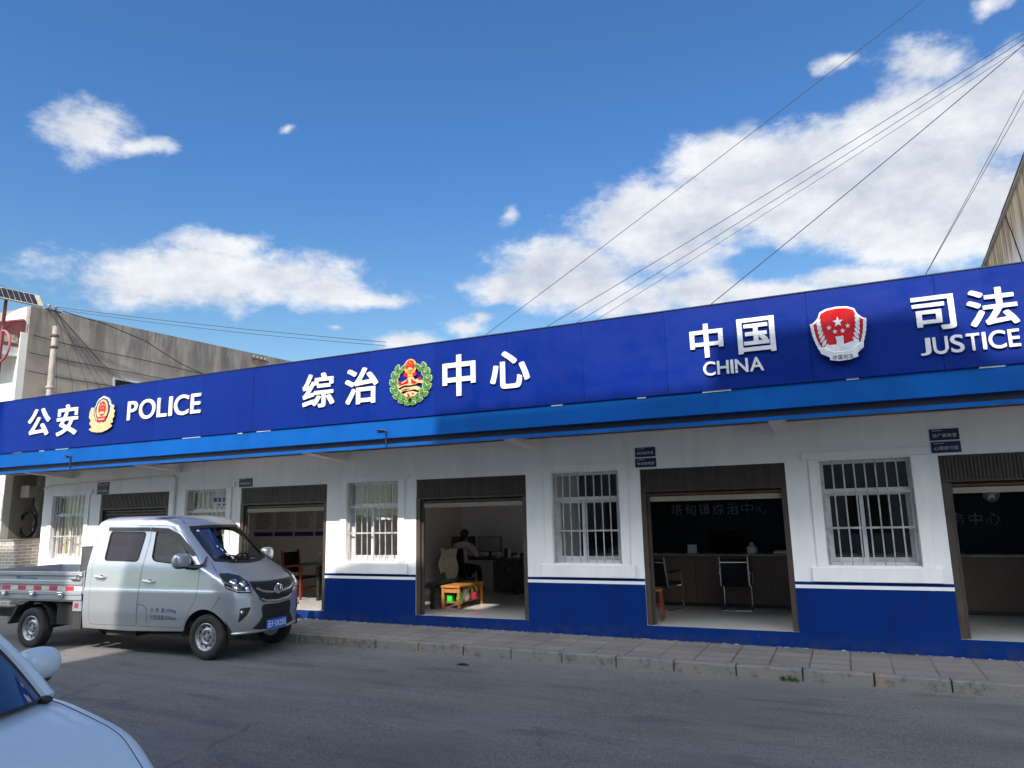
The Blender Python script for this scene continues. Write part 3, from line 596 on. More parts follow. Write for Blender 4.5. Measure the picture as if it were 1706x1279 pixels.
mb = MB(); mb.box(X0-1.2, X1, -1.14, -.5, 3.129, 3.2245); mb.build('fascia_groove', M['groove'], bld)
mb = MB(); mb.box(X0-1.2, X1, -1.222, -1.1955, 3.080, 3.128); mb.build('fascia_lip', M['fascia'], bld)
mb = MB(); mb.box(X0-1.2, X1, -1.0, DEPTH+.3, 3.61, 3.75); mb.build('roof', M['concrete'], bld)
pt = MB(); rr = random.Random(3); x = -17.0                        # broken line of sealant under the sign
while x < 6:
    l = rr.uniform(.05, .5)
    if rr.random() < .55: pt.box(x, x+l, -1.2365, -1.2285, 3.513-rr.uniform(0, .006), 3.526)
    x += l+rr.uniform(.05, .7)
pt.build('sealant', M['putty'], bld)['kind'] = 'stuff'
# windows
def window(a, b, curtain=None):
    f = MB(); y0, y1 = .11, .165; t = .045; zt = 2.20
    f.box(a, b, y0, y1, WB, WB+t); f.box(a, b, y0, y1, WT-t, WT); f.box(a, a+t, y0, y1, WB+t, WT-t); f.box(b-t, b, y0, y1, WB+t, WT-t); f.box(a+t, b-t, y0, y1, zt-.025, zt+.025)
    w = f.build('window', M['alu'], bld, bevel=.004)
    s = MB(); m = (a+b)/2
    for l, r, y in ((a+t, m-.05, .118), (m-.10, b-t, .146)):
        for x0, x1, z0, z1 in ((l, l+.05, WB+t, zt-.025), (r-.05, r, WB+t, zt-.025), (l+.05, r-.05, WB+t, WB+t+.06), (l+.05, r-.05, zt-.075, zt-.025)):
            s.box(x0, x1, y+.001, y+.024, z0+.001, z1-.001)
    s.build('sash', M['alu'], w, bevel=.003)
    p = MB(); p.box(a+t, b-t, .139, .142, WB+t, WT-t); p.build('pane', M['pane'], w)
    g = MB(); gy = .055
    n = 9
    for i in range(n):
        x = a+.035+(b-a-.07)*i/(n-1)+rr.uniform(-.006, .006); g.tube([(x, gy, WB+.004), (x+rr.uniform(-.004,.004), gy-.012, 1.9), (x, gy, WT-.004)], .0105, 7)
    for z in (1.695, 2.165): g.box(a+.003, b-.003, gy-.021, gy-.013, z-.013, z+.013)
    for x in (a+.008, b-.008): g.box(x-.008, x+.008, gy-.012, gy+.012, WB+.004, WT-.004)
    g.build('grille', M['bar_steel'], w)
    sr = MB(); o = .135
    sr.box(a-o, a-.002, -.028, -.0006, WB-.02, WT+.02); sr.box(b+.002, b+o, -.028, -.0006, WB-.02, WT+.02)
    sr.box(a-o-.08, b+o+.08, -.034, -.0006, WT+.021, WT+.125)
    sr.box(a-o-.075, b+o+.075, -.045, -.0076, .99, WB-.021)
    sr.build('surround', M['white'], w, bevel=.006)
    if curtain:
        c = MB()
        for k, (u0, u1) in enumerate(curtain):
            n = 26; l, r = a+(b-a)*u0, a+(b-a)*u1
            c.grid(lambda i, j: (l+(r-l)*i, .23+.018*math.sin(i*26+k)+.006*math.sin(i*61), WB+.03+(WT-WB-.06)*j), n, 1)
        c.build('curtain', M['curtain'], w)
    if curtain and len(curtain) == 2:
        c = MB(); c.box(b-.50, b-.06, .1225, .1245, 2.24, 2.46); nt_ = c.build('notice', M['paper'], w)
        c = MB()
        for k in range(4): c.box(b-.49+.108*k, b-.40+.108*k, .1205, .1222, 2.35, 2.44)
        for k in range(2): c.box(b-.40+.16*k, b-.30+.16*k, .1205, .1222, 2.28, 2.31)
        c.build('notice_square', M['poster_band'], nt_)
    return w
for i, (a, b) in enumerate(WINS): window(a, b, {0: [(.02, .98)], 1: [(.03, .40), (.45, .97)]}.get(i))
yf = MB(); a, b = WINS[0]
yf.box(a+.25, a+.31, .20, .215, WB+.05, 2.2); yf.box(b-.33, b-.27, .20, .215, WB+.05, 2.2); yf.box(a+.25, b-.27, .20, .215, 2.16, 2.2)
yf.build('yellow_frame', M['yellow'], bld)
# shutter doors
def shutter_door(a, b, closed=False):
    d = empty('shutter_door'); d.parent = bld
    r = MB(); r.box(a+.001, a+.075, .01, .13, FZ+.002, 2.26); r.build('guide_rail', M['shutter_rail'], d, bevel=.004)
    r = MB(); r.box(b-.075, b-.001, .01, .13, FZ+.002, 2.26); r.build('guide_rail', M['shutter_rail'], d, bevel=.004)
    r = MB(); r.box(a+.0755, a+.12, .06, .11, FZ+.002, 2.26); r.build('inner_post', M['shutter_rail'], d, bevel=.004)
    bx = MB(); z0, z1 = 2.262, DT-.002; n = int((b-a)/.042)
    bx.box(a+.001, b-.001, .035, .235, z0, z1)
    for i in range(n):                                            # upright ribs of the box front
        x = a+.01+(b-a-.02)*(i+.5)/n; bx.box(x-.011, x+.011, .022, .0349, z0+.03, z1-.02)
    bx.box(a+.002, b-.002, .010, .0348, z0+.0005, z0+.029); bx.box(a+.002, b-.002, .012, .0348, z1-.019, z1-.0005)
    bx.build('shutter_box', M['shutter'], d)
    zb = 2.17 if not closed else FZ+.06
    cu = MB(); z = 2.261
    while z > zb+.03:
        cu.add([(a+.08,.085,z),(b-.08,.085,z),(b-.08,.068,z-.03),(a+.08,.068,z-.03),(b-.08,.068,z-.055),(a+.08,.068,z-.055),(b-.08,.085,z-.068),(a+.08,.085,z-.068)], [(0,3,2,1),(3,5,4,2),(5,7,6,4)])
        z -= .07
    cu.build('shutter_curtain', M['shutter'], d)
    bb = MB(); bb.box(a+.122, b-.077, .066, .1, zb-.055, zb+.02); bb.build('bottom_bar', M['beige_bar'], d, bevel=.004)
for i, (a, b) in enumerate(DOORS): shutter_door(a, b, i == 0)
# spouts and the surface conduit
for x in (-6.63, -14.42):
    s = MB(); s.tube([(x, -1.232, 3.10), (x, -1.245, 3.34), (x-.012, -1.245, 3.352), (x-.17, -1.262, 3.37)], .014, 8)
    s.build('drain_spout', M['groove'], bld)
s = MB(); s.tube([(-17.1,-.03,2.80),(-16.9,-.03,2.86),(-13.2,-.03,2.93),(-12.85,-.03,2.93),(-12.78,-.03,2.88),(-12.78,-.03,1.3)], .022, 8)
s.build('conduit', M['soffit'], bld, smooth=True)

# ------------------------------------------------------------------ the signboard
sign = tag(empty('signboard'), 'long navy blue signboard with white Chinese and English lettering above the canopy', 'sign')
SY = -1.252
mb = MB(); mb.box(-18.3, 6.5, -1.2, -1.12, 3.53, 4.68); mb.build('backing_frame', M['groove'], sign)
seams = [-18.3, -16.9, -15.7, -14.45, -13.24, -12.02, -10.75, -9.49, -8.22, -6.958, -5.702, -4.44, -3.24, -2.037, -.221, 1.2, 2.45, 3.7, 5.0, 6.5]
for i in range(len(seams)-1):
    a, b = seams[i]+.002, seams[i+1]-.002; t = rr.uniform(-.0015, .0015); q = rr.uniform(-.0015, .0015); mb = MB()
    mb.add([(a,SY+t,3.528),(b,SY-t,3.528),(b,SY-t+q,4.686),(a,SY+t+q,4.686),(a,-1.2005,3.528),(b,-1.2005,3.528),(b,-1.2005,4.686),(a,-1.2005,4.686)], [(0,1,2,3),(5,4,7,6),(4,0,3,7),(1,5,6,2),(3,2,6,7),(4,5,1,0)])
    pn_ = mb.build('panel', M['sign_blue2' if seams[i] > -2.1 or i % 4 == 1 else 'sign_blue'], sign)
    sw_ = MB()
    for z in (3.56, 3.95, 4.33, 4.655):
        for x in (a+.03, b-.03): sw_.cyl((x, SY+.003, z), (x, SY-.0055, z), .007, n=8)
    sw_.build('screw_head', M['groove'], pn_)['kind'] = 'stuff'
mb = MB(); mb.box(-18.3, 6.5, -1.262, -1.1, 4.687, 4.70); mb.build('top_edge', M['groove'], sign)
LY, LD = SY-.028, .020
TXT = [('公',-15.885,-15.149,3.835,4.425,'acrylic',.045),('安',-14.917,-14.245,3.787,4.438,'acrylic',.045),('POLICE',-12.757,-10.76,3.961,4.338,'acrylic',.028),
 ('综',-8.341,-7.663,3.831,4.428,'acrylic',.045),('治',-7.437,-6.775,3.818,4.427,'acrylic',.045),('中',-5.552,-4.97,3.79,4.444,'acrylic',.05),('心',-4.718,-4.068,3.828,4.398,'acrylic',.055),
 ('中',-1.704,-1.268,3.97,4.436,'steel_letter',.05),('国',-1.086,-.619,3.966,4.436,'steel_letter',.04),('CHINA',-1.552,-.789,3.726,3.91,'steel_letter',.028),
 ('司',.936,1.376,4.004,4.426,'steel_letter',.045),('法',1.498,1.988,3.986,4.431,'steel_letter',.045),('JUSTICE',.976,1.965,3.717,3.922,'steel_letter',.028)]
LATIN = dict(P=.493, O=.795, L=.469, I=.16, C=.676, E=.457, H=.638, N=.695, A=.727, J=.45, U=.63, S=.55, T=.55)
for s, a, b, c, d, m, bo in TXT:
    cells = [(ch, LATIN.get(ch, 1)) for ch in s]; gap = .085; tot = sum(w for _, w in cells)+gap*(len(s)-1); k = (b-a)/tot; x = a
    for ch, w in cells:
        o_ = .008*(d-c)/.4 if ch in 'OCSJU' else 0
        raised_letter(ch, x, x+w*k, c-o_, d+o_*(ch in 'OCS'), LY, LD, M[m], sign); x += (w+gap)*k

# ---- emblems
def place(mb, poly, cx, cz, sx, sz, y0, y1): mb.prism([(cx+px*sx, cz+pz*sz) for px, pz in poly], y0, y1)
def star(cx, cz, r, rot=90):
    return [(cx+(r if k % 2 == 0 else r*.42)*math.cos(R(rot+36*k)), cz+(r if k % 2 == 0 else r*.42)*math.sin(R(rot+36*k))) for k in range(10)]
def oval(cx, cz, rx, rz, n=28): return [(cx+rx*math.cos(2*math.pi*k/n), cz+rz*math.sin(2*math.pi*k/n)) for k in range(n)]
def leafp(cx, cz, l, w, ang, serr=0):
    p = []; c, s = math.cos(R(ang)), math.sin(R(ang)); n = 8
    for k in range(n+1): t = k/n; p.append((-l/2+l*t, w/2*math.sin(math.pi*t)**.8*(1+(serr if k % 2 else -serr))))
    for k in range(n-1, 0, -1): t = k/n; p.append((-l/2+l*t, -w/2*math.sin(math.pi*t)**.8*(1+(serr if k % 2 else -serr))))
    return [(cx+x*c-z*s, cz+x*s+z*c) for x, z in p]
def national_badge(par, cx, cz, sx, sz, y):
    """gold ring, red field with five stars over a gate, red ribbon below"""
    g = MB(); place(g, oval(0, 0, .95, 1.0), cx, cz, sx, sz, y, y+.012)
    place(g, [(-.45,-1.28),(.45,-1.28),(.55,-.9),(-.55,-.9)], cx, cz, sx, sz, y, y+.012)
    o = g.build('badge_ring', M['gold'], par)
    r = MB(); place(r, oval(0, .08, .66, .74), cx, cz, sx, sz, y-.006, y-.0005)
    place(r, [(-.98,-1.15),(-.42,-1.42),(-.36,-.92),(-.85,-.72)], cx, cz, sx, sz, y-.006, y-.0005); place(r, [(.98,-1.15),(.42,-1.42),(.36,-.92),(.85,-.72)], cx, cz, sx, sz, y-.006, y-.0005)
    r.build('badge_field', M['red'], o)
    s = MB()
    for p in (star(0,.5,.17), star(-.38,.38,.09), star(.38,.38,.09), star(-.2,.16,.09), star(.2,.16,.09)): place(s, p, cx, cz, sx, sz, y-.010, y-.0065)
    place(s, [(-.46,-.5),(.46,-.5),(.46,-.28),(.28,-.28),(.22,-.1),(-.22,-.1),(-.28,-.28),(-.46,-.28)], cx, cz, sx, sz, y-.010, y-.0065)
    place(s, [(-.3,-.62),(.3,-.62),(.36,-.7),(-.36,-.7)], cx, cz, sx, sz, y-.010, y-.0065)
    s.build('badge_star', M['gold'], o); return o
EY = SY-.030
def police_badge():
    cx, cz, sx, sz = -13.487, 4.148, .389, .372
    sh = [(0,1),(.18,.93),(.36,.86),(.5,.70),(.56,.52),(.66,.42),(.62,.1),(.5,-.22),(.3,-.48),(0,-.62),(-.3,-.48),(-.5,-.22),(-.62,.1),(-.66,.42),(-.56,.52),(-.5,.70),(-.36,.86),(-.18,.93)]
    g = MB(); place(g, [(x*1.0, z) for x, z in sh], cx, cz, sx, sz, EY, SY-.004)
    e = g.build('police_emblem', M['silver'], sign)
    b = MB(); place(b, [(x*.88, (z-.2)*.88+.2) for x, z in sh], cx, cz, sx, sz, EY-.006, EY-.0005); b.build('shield_field', M['emb_dark'], e)
    w = MB(); fe = [(-.98,.16),(-.86,.42),(-.66,.40),(-.62,.0),(-.46,-.34),(-.2,-.5),(0,-.44),(.2,-.5),(.46,-.34),(.62,.0),(.66,.40),(.80,.46),(.92,.36),(.86,.2),(1.0,.12),(.92,-.08),(.98,-.2),(.84,-.34),(.90,-.5),(.70,-.58),(.86,-.72),(.5,-.9),(.12,-1.0),(-.3,-.99),(-.7,-.92),(-.95,-.78),(-.70,-.68),(-.94,-.46),(-.82,-.30),(-1.0,-.12)]
    place(w, fe, cx, cz, sx, sz, EY-.012, EY-.0065); w.build('wing_base', M['pale_gold'], e)
    ri = MB(); place(ri, oval(0, .22, .44, .58), cx, cz, sx, sz, EY-.012, EY-.0065); ri.build('inner_ring', M['pale_gold'], e)
    rd = MB(); place(rd, oval(0, .30, .29, .40), cx, cz, sx, sz, EY-.018, EY-.0125)
    place(rd, [(-.33,-.42),(.33,-.42),(.36,-.14),(-.36,-.14)], cx, cz, sx, sz, EY-.018, EY-.0125); rd.build('red_field', M['red'], e)
    s = MB()
    for p in (star(0,.52,.08), star(-.15,.46,.045), star(.15,.46,.045), star(-.09,.32,.045), star(.09,.32,.045)): place(s, p, cx, cz, sx, sz, EY-.022, EY-.0185)
    place(s, [(-.2,-.0),(.2,-.0),(.2,.08),(.1,.14),(-.1,.14),(-.2,.08)], cx, cz, sx, sz, EY-.022, EY-.0185)
    place(s, [(-.16,-.32),(.16,-.32),(.26,-.22),(.1,-.26),(-.1,-.26),(-.26,-.22)], cx, cz, sx, sz, EY-.022, EY-.0185); s.build('gold_detail', M['pale_gold'], e)
police_badge()
def wreath_emblem():
    cx, cz, sx, sz = -6.145, 4.12, .385, .36
    edge, leaf = MB(), MB()
    for sd in (-1, 1):
        for k in range(8):
            t = -84+k*21.5; a = R(t); r = .83
            for off, tw in ((-.10, 22), (.10, -22)):
                if k == 7 and off > 0: continue
                px, pz = sd*(r+off)*math.cos(a), -.06+(r+off)*math.sin(a)*1.02; ang = (t+90+tw) if sd > 0 else (90-t-tw)
                place(edge, leafp(px, pz, .40, .23, ang, .09), cx, cz, sx, sz, EY+.0004*k, SY-.004); place(leaf, leafp(px, pz, .32, .15, ang, .06), cx, cz, sx, sz, EY-.008+.0004*k, EY-.0005)
    e = edge.build('wreath_emblem', M['leaf_edge'], sign); leaf.build('wreath_leaf', M['leaf_green'], e)
    w = MB()
    for p in ([(-.66,-.18),(-.45,-.06),(-.2,.04),(-.1,.16),(.14,.16),(.2,0),(.4,.05),(.62,-.08),(.62,-.2),(.4,-.14),(.22,-.2),(0,-.22),(-.3,-.2),(-.64,-.32)],
              [(-.6,-.42),(-.3,-.3),(0,-.3),(.3,-.28),(.5,-.38),(.42,-.5),(.2,-.42),(-.1,-.45),(-.35,-.45),(-.5,-.55)], [(-.35,-.6),(-.1,-.5),(.15,-.5),(.38,-.58),(.2,-.72),(.02,-.9),(-.2,-.74)]):
        place(w, p, cx, cz, sx, sz, EY-.004, SY-.006)
    w.build('great_wall_and_hands', M['pale_gold'], e)
    r = MB()
    for p in ([(-.58,-.20),(-.2,-.02),(-.11,.1),(-.09,-.12),(-.3,-.16)], [(.06,.1),(.16,-.02),(.34,-.12),(.20,-.18),(.06,-.14)], [(-.44,-.42),(-.2,-.35),(.0,-.37),(-.2,-.42)], [(-.16,-.57),(-.06,-.60),(.04,-.80),(-.04,-.84)], [(.06,-.55),(.20,-.60),(.14,-.68)], oval(-.5,-.08,.08,.06,10), oval(.46,.03,.08,.07,10)):
        place(r, p, cx, cz, sx, sz, EY-.010, EY-.0045)
    r.build('red_accent', M['red'], e)
    national_badge(e, cx, cz+.225, .125, .125, EY-.004)
wreath_emblem()
def justice_emblem():
    cx, cz, sx, sz = .123, 4.094, .313, .346
    sh = [(0,1),(.4,.96),(.64,.86),(.72,.66),(.86,.52),(1.0,.44),(.98,.1),(.88,-.25),(.7,-.5),(.4,-.68),(0,-.74),(-.4,-.68),(-.7,-.5),(-.88,-.25),(-.98,.1),(-1.0,.44),(-.86,.52),(-.72,.66),(-.64,.86),(-.4,.96)]
    g = MB(); place(g, sh, cx, cz, sx, sz, EY, SY-.004); e = g.build('justice_emblem', M['acrylic'], sign, bevel=.004)
    f = MB(); place(f, [(x*.925, (z-.1)*.925+.1) for x, z in sh], cx, cz, sx, sz, EY-.008, EY-.0005); f.build('shield_field', M['red'], e, bevel=.006)
    s = MB()
    for p in (star(0,.42,.20), star(-.34,.24,.10), star(.34,.24,.10), star(-.14,.08,.10), star(.14,.08,.10)): place(s, p, cx, cz, sx, sz, EY-.014, EY-.0085)
    s.build('star', M['silver'], e)
    for sd in (-1, 1):
        l = MB()
        for k in range(7):
            t = k/6; px, pz = .80-.0*t-.20*(1-t)**2, -.50+.94*t
            for dx, an in ((-.13, 58), (.13, 112)):
                if k == 6 and dx > 0: continue
                place(l, leafp(sd*(px+dx+.03), pz+.04, .30, .115, (an if sd < 0 else 180-an) if dx > 0 else (180-an if sd > 0 else an)), cx, cz, sx, sz, EY-.020-.001*k, EY-.0145-.001*k)
        l.build('laurel_branch', M['silver'], e)
    w = MB(); place(w, [(-.6,-.46),(-.36,-.40),(-.12,-.42),(-.12,-.20),(-.14,-.2),(-.14,-.10),(-.07,-.14),(-.03,-.10),(.03,-.14),(.07,-.10),(.14,-.12),(.14,-.42),(.4,-.36),(.66,-.30),(.7,-.52),(.3,-.74),(-.3,-.78),(-.66,-.6)], cx, cz, sx, sz, EY-.030, EY-.022); w.build('wall_relief', M['silver'], e, bevel=.004)
    b = MB(); place(b, [(-.78,-.50),(-.62,-.46),(-.2,-.68),(.3,-.66),(.66,-.46),(.84,-.40),(.82,-.60),(.58,-.80),(.60,-.92),(.3,-1.0),(-.1,-1.02),(-.42,-.96),(-.42,-.86),(-.72,-.70)], cx, cz, sx, sz, EY-.038, EY-.0305); rb = b.build('ribbon', M['silver'], e, bevel=.004)
    lettering('ribbon_text', '中国司法', cx-.31*sx, cx+.42*sx, cz-.965*sz, cz-.80*sz, EY-.0405, .002, M['emb_dark'], rb, .004, 1.15)
justice_emblem()

# ------------------------------------------------------------------ door plates
def plate(label, x0, x1, z0, z1, lines, y=-.012):
    p = MB(); p.box(x0, x1, y, -.0008, z0, z1); o = tag(p.build('door_plate', M['plate'], bevel=.003), label, 'sign', 'navy room name plates over the doors')
    h = z1-z0; n = len(lines)
    for k, t in enumerate(lines):
        c = z1-h*(k+.5)/n-(.012 if n == 1 else 0); hh = .024 if n == 1 else .026
        lettering('plate_text', t, x0+.03, x1-.03, c-hh, c+hh, y-.0018, .0016, M['plate_txt'], o, .004)
    r = MB(); r.box(x0+.03, x0+.15, y-.0018, y-.0002, z1-.026, z1-.020); r.build('rule_line', M['plate_txt'], o)
plate('navy plate 综合服务室, upper of the pair over the middle counter door', -2.878, -2.561, 2.794, 2.941, ['综合服务室'])
plate('navy plate 信访接待室, lower of the pair over the middle counter door', -2.882, -2.556, 2.638, 2.775, ['信访接待室'])
plate('navy plate 法律服务室, upper of the pair over the rightmost door', 1.083, 1.419, 2.804, 2.953, ['法律服务室'])
plate('navy plate 心理咨询室, lower of the pair over the rightmost door', 1.085, 1.421, 2.64, 2.787, ['心理咨询室'])
plate('single navy plate over the door with the posters inside', -11.002, -10.652, 2.623, 2.79, ['矛盾纠纷调处室'])
plate('square navy plate with two text lines over the closed shutter', -15.254, -14.872, 2.612, 2.899, ['综治工作室', '纠纷调解室'])
# ------------------------------------------------------------------ opposite side of the street: it throws the shade
YO = -16.2
def opp(label, pts, m, depth=9, floors=None, cat='building'):
    """a block whose skyline (x, z) is given; its front stands at YO"""
    xs = [p[0] for p in pts]; a, b = min(xs), max(xs); zt = min(p[1] for p in pts)
    r = tag(empty('town_building', (0,0,0)), label, cat, 'buildings across the street')
    mb = MB(); mb.prism([(a,-.2)]+pts+[(b,-.2)] if pts[0][0] <= pts[-1][0] else [(b,-.2)]+pts+[(a,-.2)], YO-depth, YO); mb.build('walls', m, r)
    n = max(1, int((b-a)/2.6)); z = 1.0; 
    while z+1.6 < zt:
        for i in range(n):
            x = a+(b-a)*(i+.5)/n; f = MB()
            for q in ((x-.7,x+.7,z,z+.06),(x-.7,x+.7,z+1.44,z+1.5),(x-.7,x-.64,z+.06,z+1.44),(x+.64,x+.7,z+.06,z+1.44),(x-.03,x+.03,z+.06,z+1.44)): f.box(q[0],q[1],YO-.02,YO+.05,q[2],q[3])
            w = f.build('window', M['alu'], r); p = MB(); p.box(x-.64,x+.64,YO+.005,YO+.012,z+.06,z+1.44); p.build('pane', M['dark_glass'], w)
        z += 3.1
    return r
SK = lambda x, z: (x+YO*SUN_A, z-YO*SUN_B)       # where a shadow edge on the plane Y=0 comes from
P_ = lambda *l: [SK(x, z) for x, z in l]
opp('cream four storey block across the street, left of the gap', P_((-19.5,.95),(-11.62,.95)), M['facade_cream'])
opp('low grey infill house across the street between two taller blocks', P_((-11.60,-3.9),(-10.80,-3.9),(-10.40,-2.6),(-10.33,-.75),(-9.35,-.2),(-8.95,.25),(-8.75,1.02),(-8.0,1.22)), M['facade_grey'])
opp('white rendered block across the street with a level parapet', P_((-7.98,1.22),(-5.86,1.22)), M['facade_brick'])
opp('tall grey block across the street with stair tower', P_((-5.84,2.36),(-1.55,2.40),(-1.53,3.04),(.6,3.08),(1.1,3.0),(1.55,2.42),(3.2,2.2)), M['facade_grey'])
opp('narrow cream block across the street, right of the grey one', P_((3.22,1.9),(6.5,1.7)), M['facade_cream'])

# ------------------------------------------------------------------ neighbours on this side
HX = -18.4
h = tag(empty('concrete_house'), 'cream fronted house with weathered grey side wall and red tiled eave, left of office', 'building')
mb = MB(); mb.box(-27, HX, .02, 14, -.2, 7.42)
mb.add([(-27,.02,7.42),(HX,.02,7.42),(HX,14,7.42),(-27,14,7.42),(-27,.02,7.45),(HX,.02,7.47),(HX,14,7.95),(-27,14,7.95)], [(4,5,6,7),(0,1,5,4),(1,2,6,5),(2,3,7,6),(3,0,4,7)])
mb.build('side_wall', M['old_render'], h)
mb = MB(); mb.box(-27, HX-.002, -.16, .0195, -.2, 6.75); mb.build('front_wall', M['cream'], h)
mb = MB()                                        # arched parapet
mb.prism([(-27,6.9)]+[(HX-.35-1.2*1.0+1.2*math.cos(t), 7.0+.5*math.sin(t)) for t in [math.pi*k/14 for k in range(8,15)]][::-1]+[(HX-1.7,7.52),(-27,7.52)], -.1, .019) if 0 else mb.prism([(-27,6.7),(HX-.05,6.7),(HX-.05,7.44),(HX-.4,7.42),(HX-.8,7.34),(HX-1.15,7.18),(HX-1.4,7.0),(-27,6.95)], -.05, .018)
mb.build('parapet', M['cream'], h)
mb = MB(); mb.add([(-27,-.95,6.74),(HX-.02,-.95,6.74),(HX-.02,-.05,7.05),(-27,-.05,7.05),(-27,-.95,6.66),(HX-.02,-.95,6.66),(HX-.02,-.05,6.66),(-27,-.05,6.66)], [(0,1,2,3),(4,5,1,0),(5,6,2,1),(7,4,0,3),(4,7,6,5),(6,7,3,2)])
for k in range(34):
    x = HX-.1-k*.25; mb.tube([(x,-.97,6.76),(x,-.06,7.08)], .05, 6)
ev = mb.build('eave', M['roof_tile'], h)
mb = MB(); mb.box(-27, HX-.03, -.90, -.2, 6.44, 6.655); mb.build('frieze', M['eave_art'], ev)
mb = MB(); mb.box(-27, HX-.03, -.93, -.18, 6.36, 6.437); mb.build('frieze_edge', M['roof_tile'], ev)
mb = MB(); mb.box(-27, HX-.05, -.85, -.1601, 6.12, 6.358); mb.build('eave_soffit', M['cream'], ev)
mb = MB(); mb.box(HX-1.9, HX-.7, -.20, -.1605, 4.0, 5.6)
w = mb.build('window', M['alu'], h); mb = MB(); mb.box(HX-1.82, HX-.78, -.206, -.2005, 4.08, 5.52); mb.build('pane', M['dark_glass'], w)
mb = MB(); mb.box(HX-.005, HX+.03, 2.42, 3.35, 4.9, 6.0); w = mb.build('window', M['alu'], h); mb = MB(); mb.box(HX+.0305, HX+.036, 2.47, 3.3, 4.95, 5.95); mb.build('pane', M['dark_glass'], w)
# wires clipped to the side wall
def wire(label, pts, r=.008, m='cable', group=None, name='cable', sag=0):
    P = [Vector(p) for p in pts]
    if len(P) == 2 and sag: P = [P[0].lerp(P[1], t/14)-Vector((0,0,sag*4*(t/14)*(1-t/14))) for t in range(15)]
    mb = MB(); mb.tube(P, r, 6); return tag(mb.build(name, M[m], smooth=True), label, 'cable', group)
G1 = 'cables along the grey side wall'
wire('upper black cable running level across the weathered grey side wall', [(HX+.06,.1,6.72),(HX+.06,.9,6.66),(HX+.07,3.4,6.66),(HX+.06,6,6.6),(HX+.05,8.5,6.7)], .011, group=G1)
wire('middle black cable running level across the weathered grey side wall', [(HX+.06,.05,6.25),(HX+.06,1,6.22),(HX+.07,3.4,6.22),(HX+.06,6,6.2)], .010, group=G1)
wire('lower black cable running level across the weathered grey side wall', [(HX+.06,.05,5.78),(HX+.06,1,5.74),(HX+.07,3.4,5.74),(HX+.06,5,5.74)], .010, group=G1)
pts = [(HX+.12,.75,7.5),(HX+.15,2.0,7.42),(HX+.2,3.2,7.2),(HX+.25,4.4,6.75),(HX+.25,5.6,6.5),(HX+.2,7.6,6.72)]
wire('slack black cable drooping down across the grey side wall', pts, .012, group=G1)
for k in range(9):  # modelled strands stand in for the wire shadows fanning over the wall
    q = random.Random(k); y1 = .6+.42*k
    wire('thin dark strand added as a wire shadow, fanning down the grey side wall from its front corner', [(HX+.14,.55,7.46),(HX+.10,.35+.5*y1,6.9-.1*k+q.uniform(-.1,.1)),(HX+.07,.2+y1,5.6+q.uniform(-.25,.1)),(HX+.06,.2+y1*1.05,5.0)], .0045, group='fan of strands added as wire shadows on the side wall')
def insulators(label, c, n=4):
    r = tag(empty('insulator_bracket', c), label, 'bracket', 'wire brackets on the grey side wall')
    mb = MB(); mb.bar((0,-.05,0),(0,.18*n,0), .04); mb.bar((-.15,.1,0),(.0,.1,0), .03); mb.build('arm', M['rust'], r)
    for k in range(n):
        i = MB(); i.lathe([(.018,-.02),(.018,.04),(.045,.05),(.045,.075),(.028,.085),(.045,.1),(.04,.125),(.0,.14)], 10, c=(.0,.04+.18*k,0)); i.build('insulator', M['ceramic'], r)
    return r
insulators('rusty bracket with white insulators at the front top corner of grey wall', (HX+.12,.35,7.45), 2)
insulators('rusty bracket with white insulators at the far end of grey wall', (HX+.12,7.5,7.50))
# white drainpipe pole with box and coiled cable
dp = tag(empty('service_pole', (-18.1,.5,0)), 'grubby white service pole with meter box and coiled cable beside grey wall', 'pole')
mb = MB(); mb.tube([(0,0,-.1),(0,0,2.3),(.0,0,7.0)], [.082,.082,.07], 12); mb.build('pole', M['pole_white'], dp, smooth=True)
for z in (6.75, 6.45, 5.4, 2.45, 2.2):
    mb = MB(); mb.lathe([(.09,-.03),(.10,-.02),(.10,.02),(.09,.03)], 14, c=(0,0,z)); mb.build('band', M['rust' if z > 6 else 'pole_white'], dp)
mb = MB(); mb.box(-.22,.12,-.34,-.11,2.62,2.92); mb.build('meter_box', M['pole_white'], dp, bevel=.02)
mb = MB()
for k in range(5):
    q = random.Random(k+20); mb.tube([(.30*math.cos(t)+q.uniform(-.03,.03)-.05, -.16-.012*k, 1.98+.30*math.sin(t)+q.uniform(-.02,.02)) for t in [2*math.pi*i/22 for i in range(22)]], .013, 6, closed=True)
mb.tube([(0,-.14,2.6),(.1,-.2,2.45),(.22,-.15,2.2),(.1,-.14,1.9)], .02, 6); mb.build('cable_coil', M['cable'], dp)
# low brick wall
bw = tag(empty('brick_wall'), 'low brown brick wall with white joints beside the left end of office', 'wall')
mb = MB(); mb.box(-27, -17.14, -.52, -.17, -.1, 1.62); mb.box(-17.5,-17.14,-.168,.3,-.1,1.62); mb.build('brickwork', M['brick'], bw)
mb = MB(); mb.box(-27, -17.12, -.54, -.15, 1.621, 1.65); mb.box(-17.5,-17.12,-.149,.3,1.621,1.65); mb.build('coping', M['kerb'], bw)
